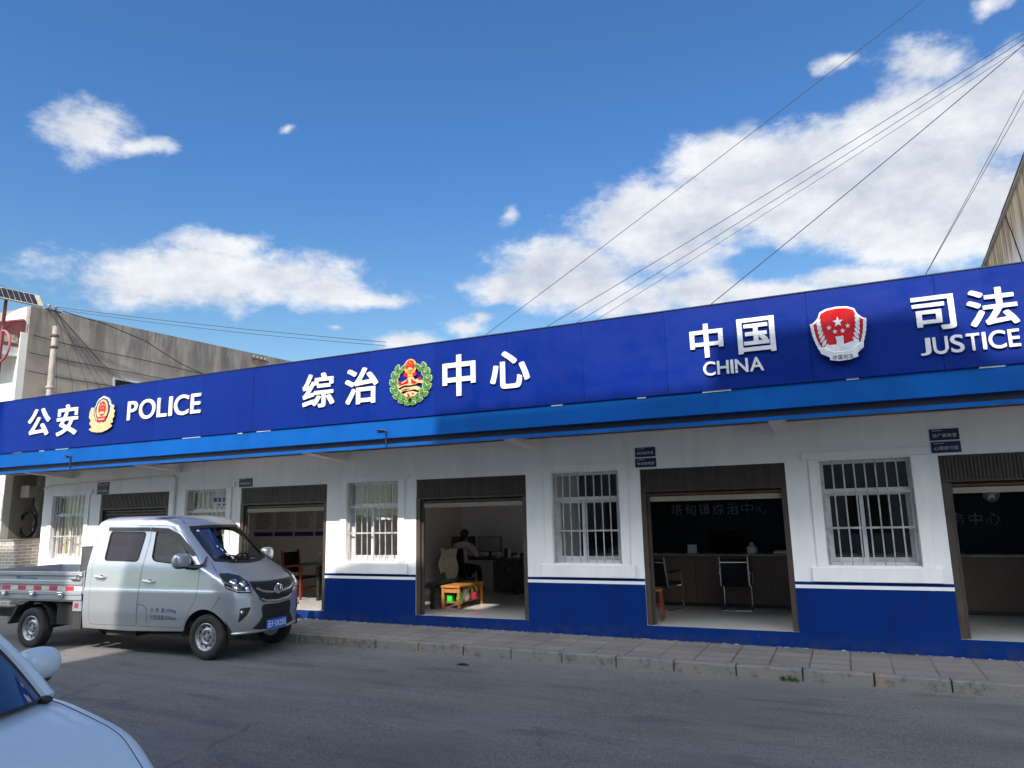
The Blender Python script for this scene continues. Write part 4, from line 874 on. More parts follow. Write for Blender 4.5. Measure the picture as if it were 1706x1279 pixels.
# solar street lamp
sl = tag(empty('solar_street_lamp', (-17.06,-1.345,gz(-17)+.12)), 'maroon solar street lamp with small tilted panel and ring bracket', 'street lamp')
mb = MB(); mb.tube([(0,0,0),(0,0,4.6),(.0,0,5.4)], [.07,.055,.05], 12); mb.tube([(0,0,5.3),(.02,0,6.95)], [.042,.036], 10); mb.build('pole', M['maroon'], sl, smooth=True)
mb = MB(); mb.tube([(.06+.33*math.sin(t), -.03, 5.75+.36*math.cos(t)) for t in [math.pi*1.05*k/18 for k in range(19)]], .026, 8); mb.tube([(-.02,-.06,4.4),(-.02,-.06,5.9)], .045, 8); mb.build('ring_bracket', M['pink'], sl, smooth=True)
_L = Vector((.139,.99,0)).normalized(); _N = Vector((.75,-.1,.65)); _N = (_N-_L*_N.dot(_L)).normalized(); Mx = Matrix((_L, _N.cross(_L), _N)).transposed()
pn = MB(); pn.obox((.03,-.15,6.98), (.86,.21,.02), Mx); pnl = pn.build('solar_panel', M['solar_edge'], sl)
for k in range(12):
    for j in range(4):
        c = Vector((.03,-.15,6.98))+Mx@Vector((-.70+.118*k+(.09 if k > 3 else 0), -.145+.097*j, .021)); q = MB(); q.obox(c, (.053,.043,.004), Mx); q.build('solar_cell', M['solar'], pnl)
q = MB()
for k in range(6):
    for j in range(3): q.obox(Vector((.03,-.15,6.98))+Mx@Vector((-.62+.25*k+(.06 if k > 1 else 0), -.13+.13*j, -.023)), (.112,.058,.003), Mx)
q.build('panel_back', M['solar'], pnl)

# right-hand neighbour: tall side wall with rusty streaks under its eave
RB = tag(empty('streaked_building', (3.27,2.8,0), R(-3.0)), 'tall pale building at far right with rust streaks under its eave', 'building')
mb = MB(); mb.box(.10, 10, -3, 22, -.2, 7.80); mb.build('wall', M['stained'], RB)
mb = MB(); mb.box(.045, 10.2, -3.2, 22.2, 7.801, 7.835); rf = mb.build('roof', M['concrete'], RB)
mb = MB(); rq = random.Random(8); y = -3.2
while y < 22:
    l = rq.uniform(.5, 1.6); mb.box(.03, .07, y, y+l-.02, 7.836, 7.836+rq.uniform(.012,.03)); y += l
mb.build('roof_edge_strip', M['rust'], rf)
mb = MB(); mb.tube([(.06,3.0,7.7),(.05,2.4,7.0),(.06,1.9,6.2)], .012, 6); mb.tube([(.06,6.5,7.78),(.05,6.2,7.0),(.05,5.6,6.0),(.05,5.2,5.3)], .010, 6); mb.build('wall_wire', M['cable'], RB)

# overhead cables
G2 = 'overhead power cables'
wire('highest thin cable rising from the sign centre to the top edge of sky', [(-6.49,2,5.60),(2.18,2.4,10.76)], .0055, group=G2, sag=.03)
wire('left cable of the overhead trio crossing the big cloud', [(-5.14,2,5.60),(3.53,2.2,9.58)], .0055, group=G2, sag=.05)
wire('middle cable of the overhead trio crossing the big cloud', [(-4.5,2,5.60),(3.54,2.3,9.53)], .005, group=G2, sag=.05)
wire('right cable of the overhead trio crossing the big cloud', [(-4.05,2,5.62),(3.55,2.4,9.48)], .004, group=G2, sag=.04)
wire('thick black cable below the overhead trio at right', [(-1.94,2,5.58),(3.52,2.2,9.43)], .0075, group=G2, sag=.03)
wire('outer of two steep cables meeting at the sign near the right edge', [(1.47,2,5.56),(3.30,2.2,8.62)], .0055, group=G2, sag=.02)
wire('inner of two steep cables meeting at the sign near the right edge', [(1.475,2,5.56),(3.32,2.2,8.50)], .0055, group=G2, sag=.0)
wire('upper thin cable from the grey house corner across the sky to the sign', [(-18.25,.5,7.55),(-8.9,2,5.78)], .007, group=G2, sag=.05)
wire('lower thin cable from the grey house corner across the sky to the sign', [(-18.25,.5,7.5),(-8.9,2,5.70)], .006, group=G2, sag=.08)
wire('thin cable descending from the left edge to the grey house corner', [(-21,-2.0,9.3),(-18.3,.5,7.5)], .007, group=G2, sag=.05)
# ------------------------------------------------------------------ vehicles: curved skins
def interp(x, xs, ys):
    if x <= xs[0]: return ys[0]
    for i in range(len(xs)-1):
        if x <= xs[i+1]: return ys[i]+(ys[i+1]-ys[i])*(x-xs[i])/(xs[i+1]-xs[i])
    return ys[-1]
class Shape:
    """a vehicle body: half width, front line and corner depth by height"""
    def __init__(s, hw, uf, dd, p): s.hw, s.uf, s.dd, s.p = hw, uf, dd, p
    def HW(s, z): return interp(z, *s.hw)
    def UF(s, z): return interp(z, *s.uf)
    def D(s, z): return interp(z, *s.dd)
    def side(s, u, z):
        t = max(0, min(1, (u-s.UF(z)+s.D(z))/s.D(z))); return s.HW(z)*max(0, 1-t**s.p)**(1/s.p)
    def front(s, v, z):
        t = min(1, abs(v)/s.HW(z)); return s.UF(z)-s.D(z)+s.D(z)*max(0, 1-t**s.p)**(1/s.p)
    def S(s, u, z, d=0, far=1):
        f = lambda a, b: Vector((a, -s.side(a, b), b)); p = f(u, z)
        if d: n = (f(u+.004, z)-f(u-.004, z)).cross(f(u, z+.004)-f(u, z-.004)); p = p+n.normalized()*d
        return Vector((p.x, p.y*far, p.z))
    def F(s, v, z, d=0):
        f = lambda a, b: Vector((s.front(a, b), a, b)); p = f(v, z)
        if d: n = (f(v+.003, z)-f(v-.003, z)).cross(f(v, z+.004)-f(v, z-.004)); p = p+n.normalized()*d
        return p
def area2(P): return sum(P[i][0]*P[(i+1) % len(P)][1]-P[(i+1) % len(P)][0]*P[i][1] for i in range(len(P)))
def inset(P, d):
    if area2(P) < 0: P = P[::-1]
    out = []; n = len(P)
    for i in range(n):
        a, b, c = Vector(P[i-1]), Vector(P[i]), Vector(P[(i+1) % n]); e1 = (b-a).normalized(); e2 = (c-b).normalized()
        n1 = Vector((-e1.y, e1.x)); n2 = Vector((-e2.y, e2.x)); m = (n1+n2)
        if m.length < 1e-4: m = n1
        m.normalize(); k = d/max(.35, m.dot(n1)); out.append(tuple(b+m*k))
    return out
def rounded(P, r=.04, n=4):
    out = []; N = len(P)
    for i in range(N):
        a, b, c = Vector(P[i-1]), Vector(P[i]), Vector(P[(i+1) % N]); l = min(r, (a-b).length*.45, (c-b).length*.45)
        p, q = b+(a-b).normalized()*l, b+(c-b).normalized()*l
        for k in range(n+1): t = k/n; out.append(tuple(p*(1-t)**2+b*2*t*(1-t)+q*t*t))
    return out
def skin(name, outer, holes, fn, m, parent, au=(), bz=(), flip=False, thick=0, smooth=True):
    bm = bmesh.new()
    for P in [outer]+list(holes):
        vs = [bm.verts.new((p[0], p[1], 0)) for p in P]
        for i in range(len(vs)): bm.edges.new((vs[i], vs[(i+1) % len(vs)]))
    bmesh.ops.triangle_fill(bm, use_beauty=True, use_dissolve=False, edges=list(bm.edges), normal=(0, 0, 1))
    for ax, vals in ((0, au), (1, bz)):
        for c in vals:
            co = [0, 0, 0]; no = [0, 0, 0]; co[ax] = c; no[ax] = 1
            bmesh.ops.bisect_plane(bm, geom=bm.verts[:]+bm.edges[:]+bm.faces[:], dist=1e-6, plane_co=co, plane_no=no)
    for f in bm.faces:
        if (f.normal.z < 0) != flip: f.normal_flip()
    nrm = []
    for v in bm.verts:
        a, b = v.co.x, v.co.y; v.co = fn(a, b)
        n = (fn(a+.002, b)-fn(a-.002, b)).cross(fn(a, b+.002)-fn(a, b-.002))
        nrm.append((n.normalized()*(-1 if flip else 1)) if n.length > 1e-12 else Vector((0,0,1)))
    bm.verts.index_update(); me = bpy.data.meshes.new(name); bm.to_mesh(me); bm.free(); me.materials.append(m)
    if smooth:
        me.polygons.foreach_set('use_smooth', [True]*len(me.polygons)); me.normals_split_custom_set_from_vertices(nrm)
    o = bpy.data.objects.new(name, me); COL.objects.link(o); o.parent = parent
    if thick:
        s = o.modifiers.new('thickness', 'SOLIDIFY'); s.thickness = thick; s.offset = -1
    return o
fr = lambda a, b, n: [a+(b-a)*i/n for i in range(n+1)]

# wheels ------------------------------------------------------------
def make_wheel(parent, loc, r, w, rr_, near=-1, holes=10):
    """axle along y; near = direction of the outer face"""
    t = MB(); h = w/2
    t.lathe([(rr_+.004,-h*.86),(rr_+.02,-h*.98),(r*.82,-h),(r*.93,-h*.93),(r*.985,-h*.74),(r,-h*.45),(r,h*.45),(r*.985,h*.74),(r*.93,h*.93),(r*.82,h),(rr_+.02,h*.98),(rr_+.004,h*.86)], 36, 'y', cap=False)
    for k in range(48):                                         # tread grooves
        a = 2*math.pi*k/48
    wh = t.build('wheel', M['tread'], parent, smooth=True, loc=loc)
    s = near; ri = MB()
    ri.lathe([(rr_+.006,s*h*.84),(rr_-.004,s*h*.90),(rr_-.018,s*h*.80),(rr_-.03,s*h*.45),(rr_-.045,s*h*.36),(rr_*.62,s*h*.52),(rr_*.5,s*h*.60),(rr_*.42,s*h*.48),(rr_*.40,s*h*.40),(rr_*.22,s*h*.40),(rr_*.20,s*h*.60),(0,s*h*.64)], 36, 'y', cap=False)
    ri.lathe([(rr_+.004,-s*h*.8),(0,-s*h*.8)], 24, 'y', cap=False); ri.lathe([(rr_+.004,s*h*.84),(rr_+.004,-s*h*.84)], 36, 'y', cap=False)
    rim = ri.build('rim', M['rim'], wh, smooth=True)
    ho = MB()
    for k in range(holes):
        a = 2*math.pi*(k+.3)/holes; q = rr_*.735; ho.cyl((q*math.cos(a), s*(h*.462+.0), q*math.sin(a)), (q*math.cos(a), s*(h*.462-.03), q*math.sin(a)), rr_*.085, n=10)
    for k in range(5):
        a = 2*math.pi*k/5; q = rr_*.31; ho.cyl((q*math.cos(a), s*h*.40, q*math.sin(a)), (q*math.cos(a), s*(h*.40+.014), q*math.sin(a)), .011, n=6)
    ho.build('wheel_hole', M['rim_hole'], rim)
    return wh

# ------------------------------------------------------------------ the silver crew-cab pickup
TS = Shape(([.28,.36,.6,.93,.955,1.25,1.33,1.6,1.9,1.97,2.02],[.74,.77,.80,.801,.793,.775,.76,.70,.64,.59,.50]),
           ([.28,.34,.45,.6,.85,.97,1.04,1.10,1.2,1.31,1.62,1.93,1.99,2.02],[.58,.63,.655,.66,.65,.625,.575,.49,.29,.05,-.29,-.63,-.80,-.95]),
           ([.28,1.0,1.31,1.93,2.02],[.55,.55,.40,.34,.34]), 2.8)
truck = tag(empty('pickup_truck', (-8.533, -2.258, .04), R(3.705)), 'silver crew cab pickup truck with dropside bed parked by the kerb', 'pickup truck')
SPL = .728; UC = lambda z: TS.UF(z)-TS.D(z)+SPL*TS.D(z); VC = lambda z: TS.HW(z)*(1-SPL**TS.p)**(1/TS.p)
arch = [(.03+.40*math.cos(t), .30+.395*math.sin(t)) for t in [math.pi*(1-k/20)*.985 for k in range(20)] if .30+.395*math.sin(t) > .33]
zs_up = [.34+.06*k for k in range(28)]
outer = [(-2.375,.36),(-1.4,.345)]+arch+[(UC(z), z) for z in zs_up if z < 2.0]+[(UC(2.0),2.0),(-1.4,2.005),(-2.28,2.0),(-2.345,1.95),(-2.36,1.8),(-2.375,1.26)]
arch_end = arch[-1]
rdoor = rounded([(-2.23,.42),(-2.27,1.24),(-2.31,1.76),(-2.27,1.885),(-1.225,1.895),(-1.205,1.62),(-1.24,1.2),(-1.265,.42)], .05)
fdoor = rounded([(-1.255,.42),(-1.23,1.2),(-1.195,1.62),(-1.21,1.895),(-.86,1.875),(-.66,1.79),(-.44,1.60),(-.25,1.42),(-.12,1.28),(-.11,1.15),(-.13,.86),(-.24,.66),(-.38,.42)], .05)
rwin = rounded([(-2.05,1.79),(-1.32,1.775),(-1.355,1.36),(-2.04,1.375)], .05); fwin = rounded([(-1.105,1.79),(-.86,1.765),(-.68,1.68),(-.51,1.55),(-.33,1.40),(-.24,1.30),(-.58,1.325),(-1.0,1.365),(-1.075,1.41)], .04)
bz = fr(.3, 2.0, 34)+[.93,.955,1.33]; bu = [-2.3,-1.8,-1.3,-.8,-.6]+fr(-.5, .6, 22)
def both(name, out, holes, d, m, parent, thick=0, u=(), z=()):
    r = []
    for far in (1, -1):
        r.append(skin(name, out, holes, lambda a, b: TS.S(a, b, d, far), m, parent, list(u) or bu, list(z) or bz, far < 0))
    return r
body = skin('body', outer, [rdoor, fdoor], lambda a, b: TS.S(a, b), M['car_silver'], truck, bu, bz)
skin('body_far_side', outer, [rdoor, fdoor], lambda a, b: TS.S(a, b, 0, -1), M['car_silver'], truck, bu, bz, True)
both('inner_skin', [(x, max(z, .38)) for x, z in outer if not (z > 1.97)], [inset(rwin, -.012), inset(fwin, -.012)], -.022, M['gap'], truck)
for nm, dpoly, wpoly, gl in (('rear_door', rdoor, rwin, 'dark_glass'), ('front_door', fdoor, fwin, 'clear_glass')):
    dd = both(nm, inset(dpoly, .005), [wpoly], .001, M['car_silver'], truck)
    for k, far in ((0, 1), (1, -1)):
        skin('door_glass', inset(wpoly, .004), [], lambda a, b: TS.S(a, b, -.006, far), M[gl], dd[k], [], fr(1.3,1.8,8), far < 0)
        skin('window_seal', inset(wpoly, -.014), [inset(wpoly, .004)], lambda a, b: TS.S(a, b, .0035, far), M['gap'], dd[k], [-1.2,-.6], fr(1.3,1.8,8), far < 0)
        h = MB(); ux_, uz_ = (-2.055, 1.125) if nm == 'rear_door' else (-1.06, 1.07)
        y = -TS.side(ux_, uz_)
        h.tube([(ux_-.11, (y-.004)*far, uz_+.012), (ux_-.08, (y-.035)*far, uz_+.008), (ux_+.08, (y-.035)*far, uz_-.008), (ux_+.11, (y-.004)*far, uz_-.01)], [.016,.02,.02,.014], 8)
        hd = h.build('door_handle', M['car_silver'], dd[k], smooth=True)
        c_ = MB(); c_.ball((ux_+.01, (y+.004)*far, uz_-.005), (.045,.012,.033), 12, 8); c_.build('handle_recess', M['gap'], hd)
vis = [(-2.09,1.865),(-1.225,1.852),(-1.225,1.80),(-2.09,1.812)]; both('rain_visor', vis, [], .026, M['black'], truck, .006)
vis = [(-1.205,1.852),(-.86,1.835),(-.63,1.735),(-.43,1.575),(-.28,1.44),(-.34,1.44),(-.50,1.545),(-.68,1.68),(-.87,1.765),(-1.205,1.795)]; both('rain_visor', vis, [], .024, M['black'], truck, .006)
both('fuel_flap_line', [(-1.255,.735),(-1.12,.73),(-1.055,.67),(-1.05,.43),(-1.056,.43),(-1.062,.665),(-1.122,.724),(-1.255,.729)], [], .0035, M['gap'], truck)
# front: nose, bonnet, windscreen surround
zf = [.34+.05*k for k in range(34) if .34+.05*k < 2.0]+[2.0]
fo = [(-VC(z), z) for z in zf]+[(VC(z), z) for z in zf[::-1]]
ws = [(-.545,1.355),(-.3,1.315),(0,1.30),(.3,1.315),(.545,1.355),(.545,1.55),(.52,1.79),(.50,1.845),(.25,1.855),(0,1.858),(-.25,1.855),(-.50,1.845),(-.52,1.79),(-.545,1.55)]
fv = fr(-.68,.68,26); fz = fr(.34,2.0,38)+[1.04,1.10]
skin('nose', fo, [ws], lambda a, b: TS.F(a, b), M['car_silver'], truck, fv, fz)
wsg = skin('windscreen', inset(ws, .003), [], lambda a, b: TS.F(a, b, -.004), M['clear_glass'], truck, fv, fz)
skin('windscreen_border', inset(ws, -.016), [inset(ws, .028)], lambda a, b: TS.F(a, b, .002), M['gap'], wsg, fv, fz)
skin('film_strip', [(-.50,1.84),(-.20,1.85),(-.22,1.46),(-.50,1.40)], [], lambda a, b: TS.F(a, b, -.012), M['shield_glass'], wsg, fv, fz)
for k, (a, b, w_, h_) in enumerate(((-.44,1.79,.05,.03),(-.30,1.50,.03,.05),(-.27,1.43,.05,.05),(-.22,1.38,.05,.05),(-.19,1.345,.04,.03),(-.33,1.55,.03,.03))):
    skin('sticker', [(a-w_/2+.01,b-h_/2),(a+w_/2,b-h_/2+.01),(a+w_/2-.01,b+h_/2),(a-w_/2,b+h_/2-.01)], [], lambda x, y: TS.F(x, y, .003), M['sticker'], wsg)
wp = MB()
for a, b, c in (((-.30,1.335),(.02,1.33),(.05,1.32)), ((.05,1.345),(.42,1.36),(.45,1.345))):
    wp.tube([TS.F(*a, .012), TS.F((a[0]+b[0])/2, (a[1]+b[1])/2+.012, .022), TS.F(*b, .016)], .009, 6)
wp.build('wiper', M['black'], truck)
# roof
rf = MB(); zz = 2.0
ring = [TS.F(v, zz) for v in fr(-VC(zz), VC(zz), 14)]
rows = []
for k in range(13):
    t = k/12; u0 = -2.29
    rows.append(t)
def roof_pt(i, j):
    v = (-1+2*i); z = 2.0; hw = TS.HW(z)
    uf = TS.front(v*hw*.999, z); u = -2.29+(uf+2.29)*j
    edge = min(1, (1-abs(v))/.30); e2 = min(1, (1-j)/.25, j/.10+.15)
    return Vector((u, v*hw*.999, z+.03*(1-(1-edge)**2)*(1-(1-max(0, e2))**2)))
rf.grid(roof_pt, 24, 24)
rf.build('roof', M['car_silver'], truck, smooth=60)
bk = MB(); hwb = [(z, TS.HW(z)) for z in fr(.36, 2.0, 20)]
for i in range(len(hwb)-1):
    (z0, w0), (z1, w1) = hwb[i], hwb[i+1]; ub = lambda z: interp(z, [.36,1.26,1.8,1.95,2.0], [-2.375,-2.375,-2.36,-2.345,-2.28])
    bk.add([(ub(z0),-w0,z0),(ub(z0),w0,z0),(ub(z1),w1,z1),(ub(z1),-w1,z1)], [(0,3,2,1)])
bp = bk.build('cab_back', M['car_silver'], truck, smooth=True)
q = MB(); q.box(-2.385,-2.372,-.5,.5,1.35,1.75); q.build('rear_window', M['dark_glass'], bp)
# interior
it = MB(); it.box(-2.3,.1,-.68,.68,.42,.50); it.box(-2.33,-2.28,-.62,.62,.5,1.34); it.build('cab_floor', M['interior'], truck)
for v in (-.36, .36):
    s_ = MB(); s_.box(-1.05,-.55,v-.24,v+.24,.55,.85); s_.box(-1.22,-1.03,v-.24,v+.24,.8,1.42); s_.box(-1.2,-1.08,v-.13,v+.13,1.45,1.62); s_.build('front_seat', M['interior'], truck, bevel=.04)
s_ = MB(); s_.box(-2.1,-1.7,-.6,.6,.55,.85); s_.box(-2.25,-2.08,-.6,.6,.8,1.42); s_.build('rear_seat', M['interior'], truck, bevel=.04)
ds = MB(); ds.add([(-.28,-.64,1.25),(.02,-.58,1.28),(.02,.58,1.28),(-.28,.64,1.25),(-.38,-.64,.9),(.0,-.6,.9),(.0,.6,.9),(-.38,.64,.9)], [(0,1,2,3),(4,7,6,5),(0,4,5,1),(1,5,6,2),(2,6,7,3),(3,7,4,0)]); ds.build('dashboard', M['interior'], truck, bevel=.03)
sw = MB(); Ms = Matrix.Rotation(R(-58), 3, 'Y'); c0 = Vector((-.42,.34,1.26))
sw.tube([c0+Ms@Vector((.19*math.cos(t), .19*math.sin(t), 0)) for t in [2*math.pi*k/24 for k in range(24)]], .014, 8, closed=True)
for a in (0, 2.2, 4.1): sw.bar(c0+Ms@Vector((.18*math.cos(a),.18*math.sin(a),0)), c0+Ms@Vector((0,0,-.03)), .03)
sw.build('steering_wheel', M['black'], truck, smooth=True)
q = MB(); q.box(-1.9,-.75,-.5,.5,1.93,1.945); q.build('headlining', M['headliner'], truck)
q = MB(); q.box(-.62,-.60,-.14,.14,1.70,1.77); q.build('rear_view_mirror', M['black'], truck, bevel=.008)
q = MB(); q.add([(-.30,.1,1.283),(-.05,.06,1.300),(-.05,.38,1.300),(-.30,.42,1.283)], [(0,1,2,3)]); q.build('dashboard_paper', M['paper'], truck)
# grille, lamps, bumper
F_ = lambda nm, P, d, m, par, thick=0, r=0, h=(): skin(nm, rounded(P, r) if r else P, h, lambda a, b: TS.F(a, b, d), m, par, fr(-.78,.78,52), fr(.3,1.25,38), False, thick)
gr = F_('grille', [(-.47,1.055),(-.25,1.035),(0,1.03),(.25,1.035),(.47,1.055),(.46,.96),(.40,.87),(.31,.755),(0,.735),(-.31,.755),(-.40,.87),(-.47,.97)], .004, M['black'], truck, r=.02)
def surf_bar(P, r, n=14, d=.012):
    pts = []
    for i in range(len(P)-1):
        for k in range(n): t = k/n; pts.append(TS.F(P[i][0]+(P[i+1][0]-P[i][0])*t, P[i][1]+(P[i+1][1]-P[i][1])*t, d))
    pts.append(TS.F(*P[-1], d)); return pts
for P, r_ in (([(-.40,.955),(-.30,.90),(-.13,.875),(.13,.875),(.30,.90),(.40,.955)], .017), ([(-.33,.80),(-.25,.765),(0,.745),(.25,.765),(.33,.80)], .015)):
    b = MB(); b.tube(surf_bar(P, r_), r_, 8); b.build('grille_bar', M['car_silver'], gr, smooth=True)
for z in (1.0, .965, .83, .80):
    b = MB(); b.tube(surf_bar([(-.42+(1-z)*.25,z),(0,z-.02),(.42-(1-z)*.25,z)], .006, d=.005), .006, 6); b.build('grille_slat', M['gap'], gr)
lg = MB(); c0 = TS.F(0,.905,.03)
lg.tube([c0+Vector((.0, .085*math.cos(t), .062*math.sin(t))) for t in [2*math.pi*k/28 for k in range(28)]], .0105, 8, closed=True)
lg.bar(c0+Vector((0,-.06,.05)), c0+Vector((.004,0,-.055)), .03, .02); lg.bar(c0+Vector((0,.06,.05)), c0+Vector((.004,0,-.055)), .03, .02); lg.bar(c0+Vector((-.002,0,.075)), c0+Vector((0,-.03,.02)), .022, .016); lg.bar(c0+Vector((-.002,0,.075)), c0+Vector((0,.03,.02)), .022, .016)
lg.build('maker_badge', M['chrome'], gr)
lo = F_('lower_grille', [(-.30,.72),(0,.70),(.30,.72),(.33,.66),(.30,.55),(.40,.44),(.46,.40),(.30,.365),(0,.36),(-.30,.365),(-.46,.40),(-.40,.44),(-.30,.55),(-.33,.66)], .005, M['black'], truck, r=.02)
for z in (.66,.60,.54): b = MB(); b.tube(surf_bar([(-.29,z),(0,z-.008),(.29,z)], .006, d=.006), .006, 6); b.build('lower_slat', M['gap'], lo)
for s in (-1, 1):
    f = F_('fog_lamp_recess', [(s*.64,.70),(s*.50,.705),(s*.55,.60),(s*.65,.50)], .004, M['black'], truck, r=.02)
    c1 = TS.F(s*.615,.64,.008); b = MB(); b.ball(c1, (.02,.033,.033), 14, 8); b.build('fog_lamp', M['chrome'], f, smooth=True)
    HP = [(s*.690,1.185),(s*.607,1.18),(s*.50,1.135),(s*.478,1.06),(s*.485,.895),(s*.66,.91),(s*.745,.975),(s*.742,1.08)]
    hl = F_('headlight', HP, .003, M['gap'], truck, r=.015)
    for (a, b, r_) in ((.645,1.07,.055),(.565,1.03,.05),(.53,.955,.042),(.66,.985,.03)):
        c1 = TS.F(s*a, b, .0); n_ = (TS.F(s*a, b, .02)-c1).normalized(); q = MB(); q.ball(c1, (r_*.35, r_, r_), 14, 10, n_.to_track_quat('X', 'Z').to_matrix()); q.build('reflector', M['chrome'], hl, smooth=True)
    q = MB(); q.tube([TS.F(s*a, b, .008) for a, b in ((.735,1.0),(.66,.935),(.57,.925),(.50,.92))], .007, 6); q.build('light_strip', M['acrylic'], hl)
    F_('lens', inset(HP, .004), .018, M['lamp_lens'], hl, r=.015)
# shut lines of bonnet and bumper
hc = MB()
for s in (-1, 1):
    hc.tube([TS.F(s*a, b, .001) for a, b in ((.60,1.335),(.645,1.27),(.690,1.20))], .004, 5)
    hc.tube([TS.F(s*a, b, .001) for a, b in ((.607,1.185),(.50,1.14),(.478,1.065))], .004, 5)
    hc.tube([TS.S(a, b, .001, -s) for a, b in ((.36,.955),(.28,.85),(.17,.70))], .0035, 5)
hc.tube([TS.F(a, b, .001) for a, b in ((-.47,1.062),(-.25,1.042),(0,1.037),(.25,1.042),(.47,1.062))], .004, 5)
hc.build('bonnet_shut_line', M['gap'], truck)
lp = MB(); lp.tube([TS.F(v, .345+.02*abs(v), .006) for v in fr(-.70,.70,24)], .02, 8); lp.build('bumper_lip', M['car_silver'], truck, smooth=True)
# number plate
pl = MB(); up = TS.UF(.42)+.018; pl.box(up, up+.008, -.235, .205, .35, .49); npl = pl.build('number_plate', M['plate_blue'], truck, bevel=.006)
Mp = Matrix.Translation((up+.0085,0,0)) @ Matrix(((0,-1,0,0),(1,0,0,0),(0,0,1,0),(0,0,0,1)))
lettering('plate_text', '云F·SX255', -.215, .185, .372, .468, -.001, .001, M['plate_white'], npl, .0, 1.05, Mp)
# mirrors
for far in (1, -1):
    m_ = MB(); Mq = Matrix.Rotation(R(-10*far), 3, 'Z')
    m_.grid(lambda i, j: Vector((-.33, -.915*far, 1.375))+Mq@Vector((.085*math.copysign(abs(math.cos(2*math.pi*i)*math.sin(math.pi*j))**.8, math.cos(2*math.pi*i)), .135*far*math.copysign(abs(math.sin(2*math.pi*i)*math.sin(math.pi*j))**.6, math.sin(2*math.pi*i)), .108*math.copysign(abs(math.cos(math.pi*j))**.7, math.cos(math.pi*j)))), 24, 14)
    mi = m_.build('wing_mirror', M['car_silver'], truck, smooth=60)
    a_ = MB(); a_.tube([(-.30,-.86*far,1.29),(-.22,-.78*far,1.27),(-.14,-.72*far,1.27)], [.04,.035,.05], 8); a_.add([TS.S(-.26,1.29,.012,far), TS.S(-.06,1.27,.012,far), TS.S(-.16,1.42,.012,far)], [(0,1,2)]); a_.ball((-.33,-.915*far,1.283), (.075,.11,.022), 12, 6)
    a_.build('mirror_arm', M['black'], mi, smooth=True)
# door lettering
def side_text(nm, s, u0, u1, z0, z1, m, par, bold=.01):
    o = lettering(nm, s, u0, u1, z0, z1, 0, 0, m, par, bold)
    for v in o.data.vertices: v.co = TS.S(v.co.x, v.co.z, .0045)
    return o
side_text('weight_text', '总  质  量:1990kg', -.985, -.49, .622, .695, M['blue_ink'], truck, .004); side_text('weight_text', '栏板高度:370mm', -.985, -.49, .522, .595, M['blue_ink'], truck, .004)
# chassis
ch = MB()
for v in (-.40, .40): ch.box(-4.9,.35,v-.04,v+.04,.42,.56)
for u in (-4.8,-3.9,-3.1,-2.45): ch.box(u-.04,u+.04,-.36,.36,.44,.54)
ch.box(-2.30,-.42,-.73,.73,.36,.42); ch.tube([(-2.1,-.45,.33),(-1.2,-.45,.31),(-.6,-.3,.34)], .055, 8); ch.cyl((-3.53,-.6,.315),(-3.53,.6,.315),.05); ch.cyl((.045,-.6,.315),(.045,.6,.315),.04)
ch.box(-1.95,-1.35,-.70,-.42,.26,.37); ch.box(-3.05,-2.7,-.70,-.45,.38,.70)
ch.box(-.36,.40,-.44,.44,.50,.85); ch.tube([(-2.9,-.6,.60),(-2.85,-.62,.45),(-2.6,-.55,.38)], .02, 6); ch.tube([(-2.95,-.55,.36),(-2.6,-.62,.5)], .012, 6)
ch.build('chassis', M['under'], truck)
for far in (1, -1):
    wl = MB(); wl.grid(lambda i, j: Vector((.03+.42*math.cos(math.pi*(1-i)), -(.40+.36*j)*far, .30+.41*math.sin(math.pi*(1-i)))), 18, 2, far < 0); wl.build('wheel_housing', M['under'], truck)
    make_wheel(truck, (.045,-.685*far,.312), .312, .185, .187, -far); make_wheel(truck, (-3.53,-.685*far,.312), .312, .185, .187, -far)
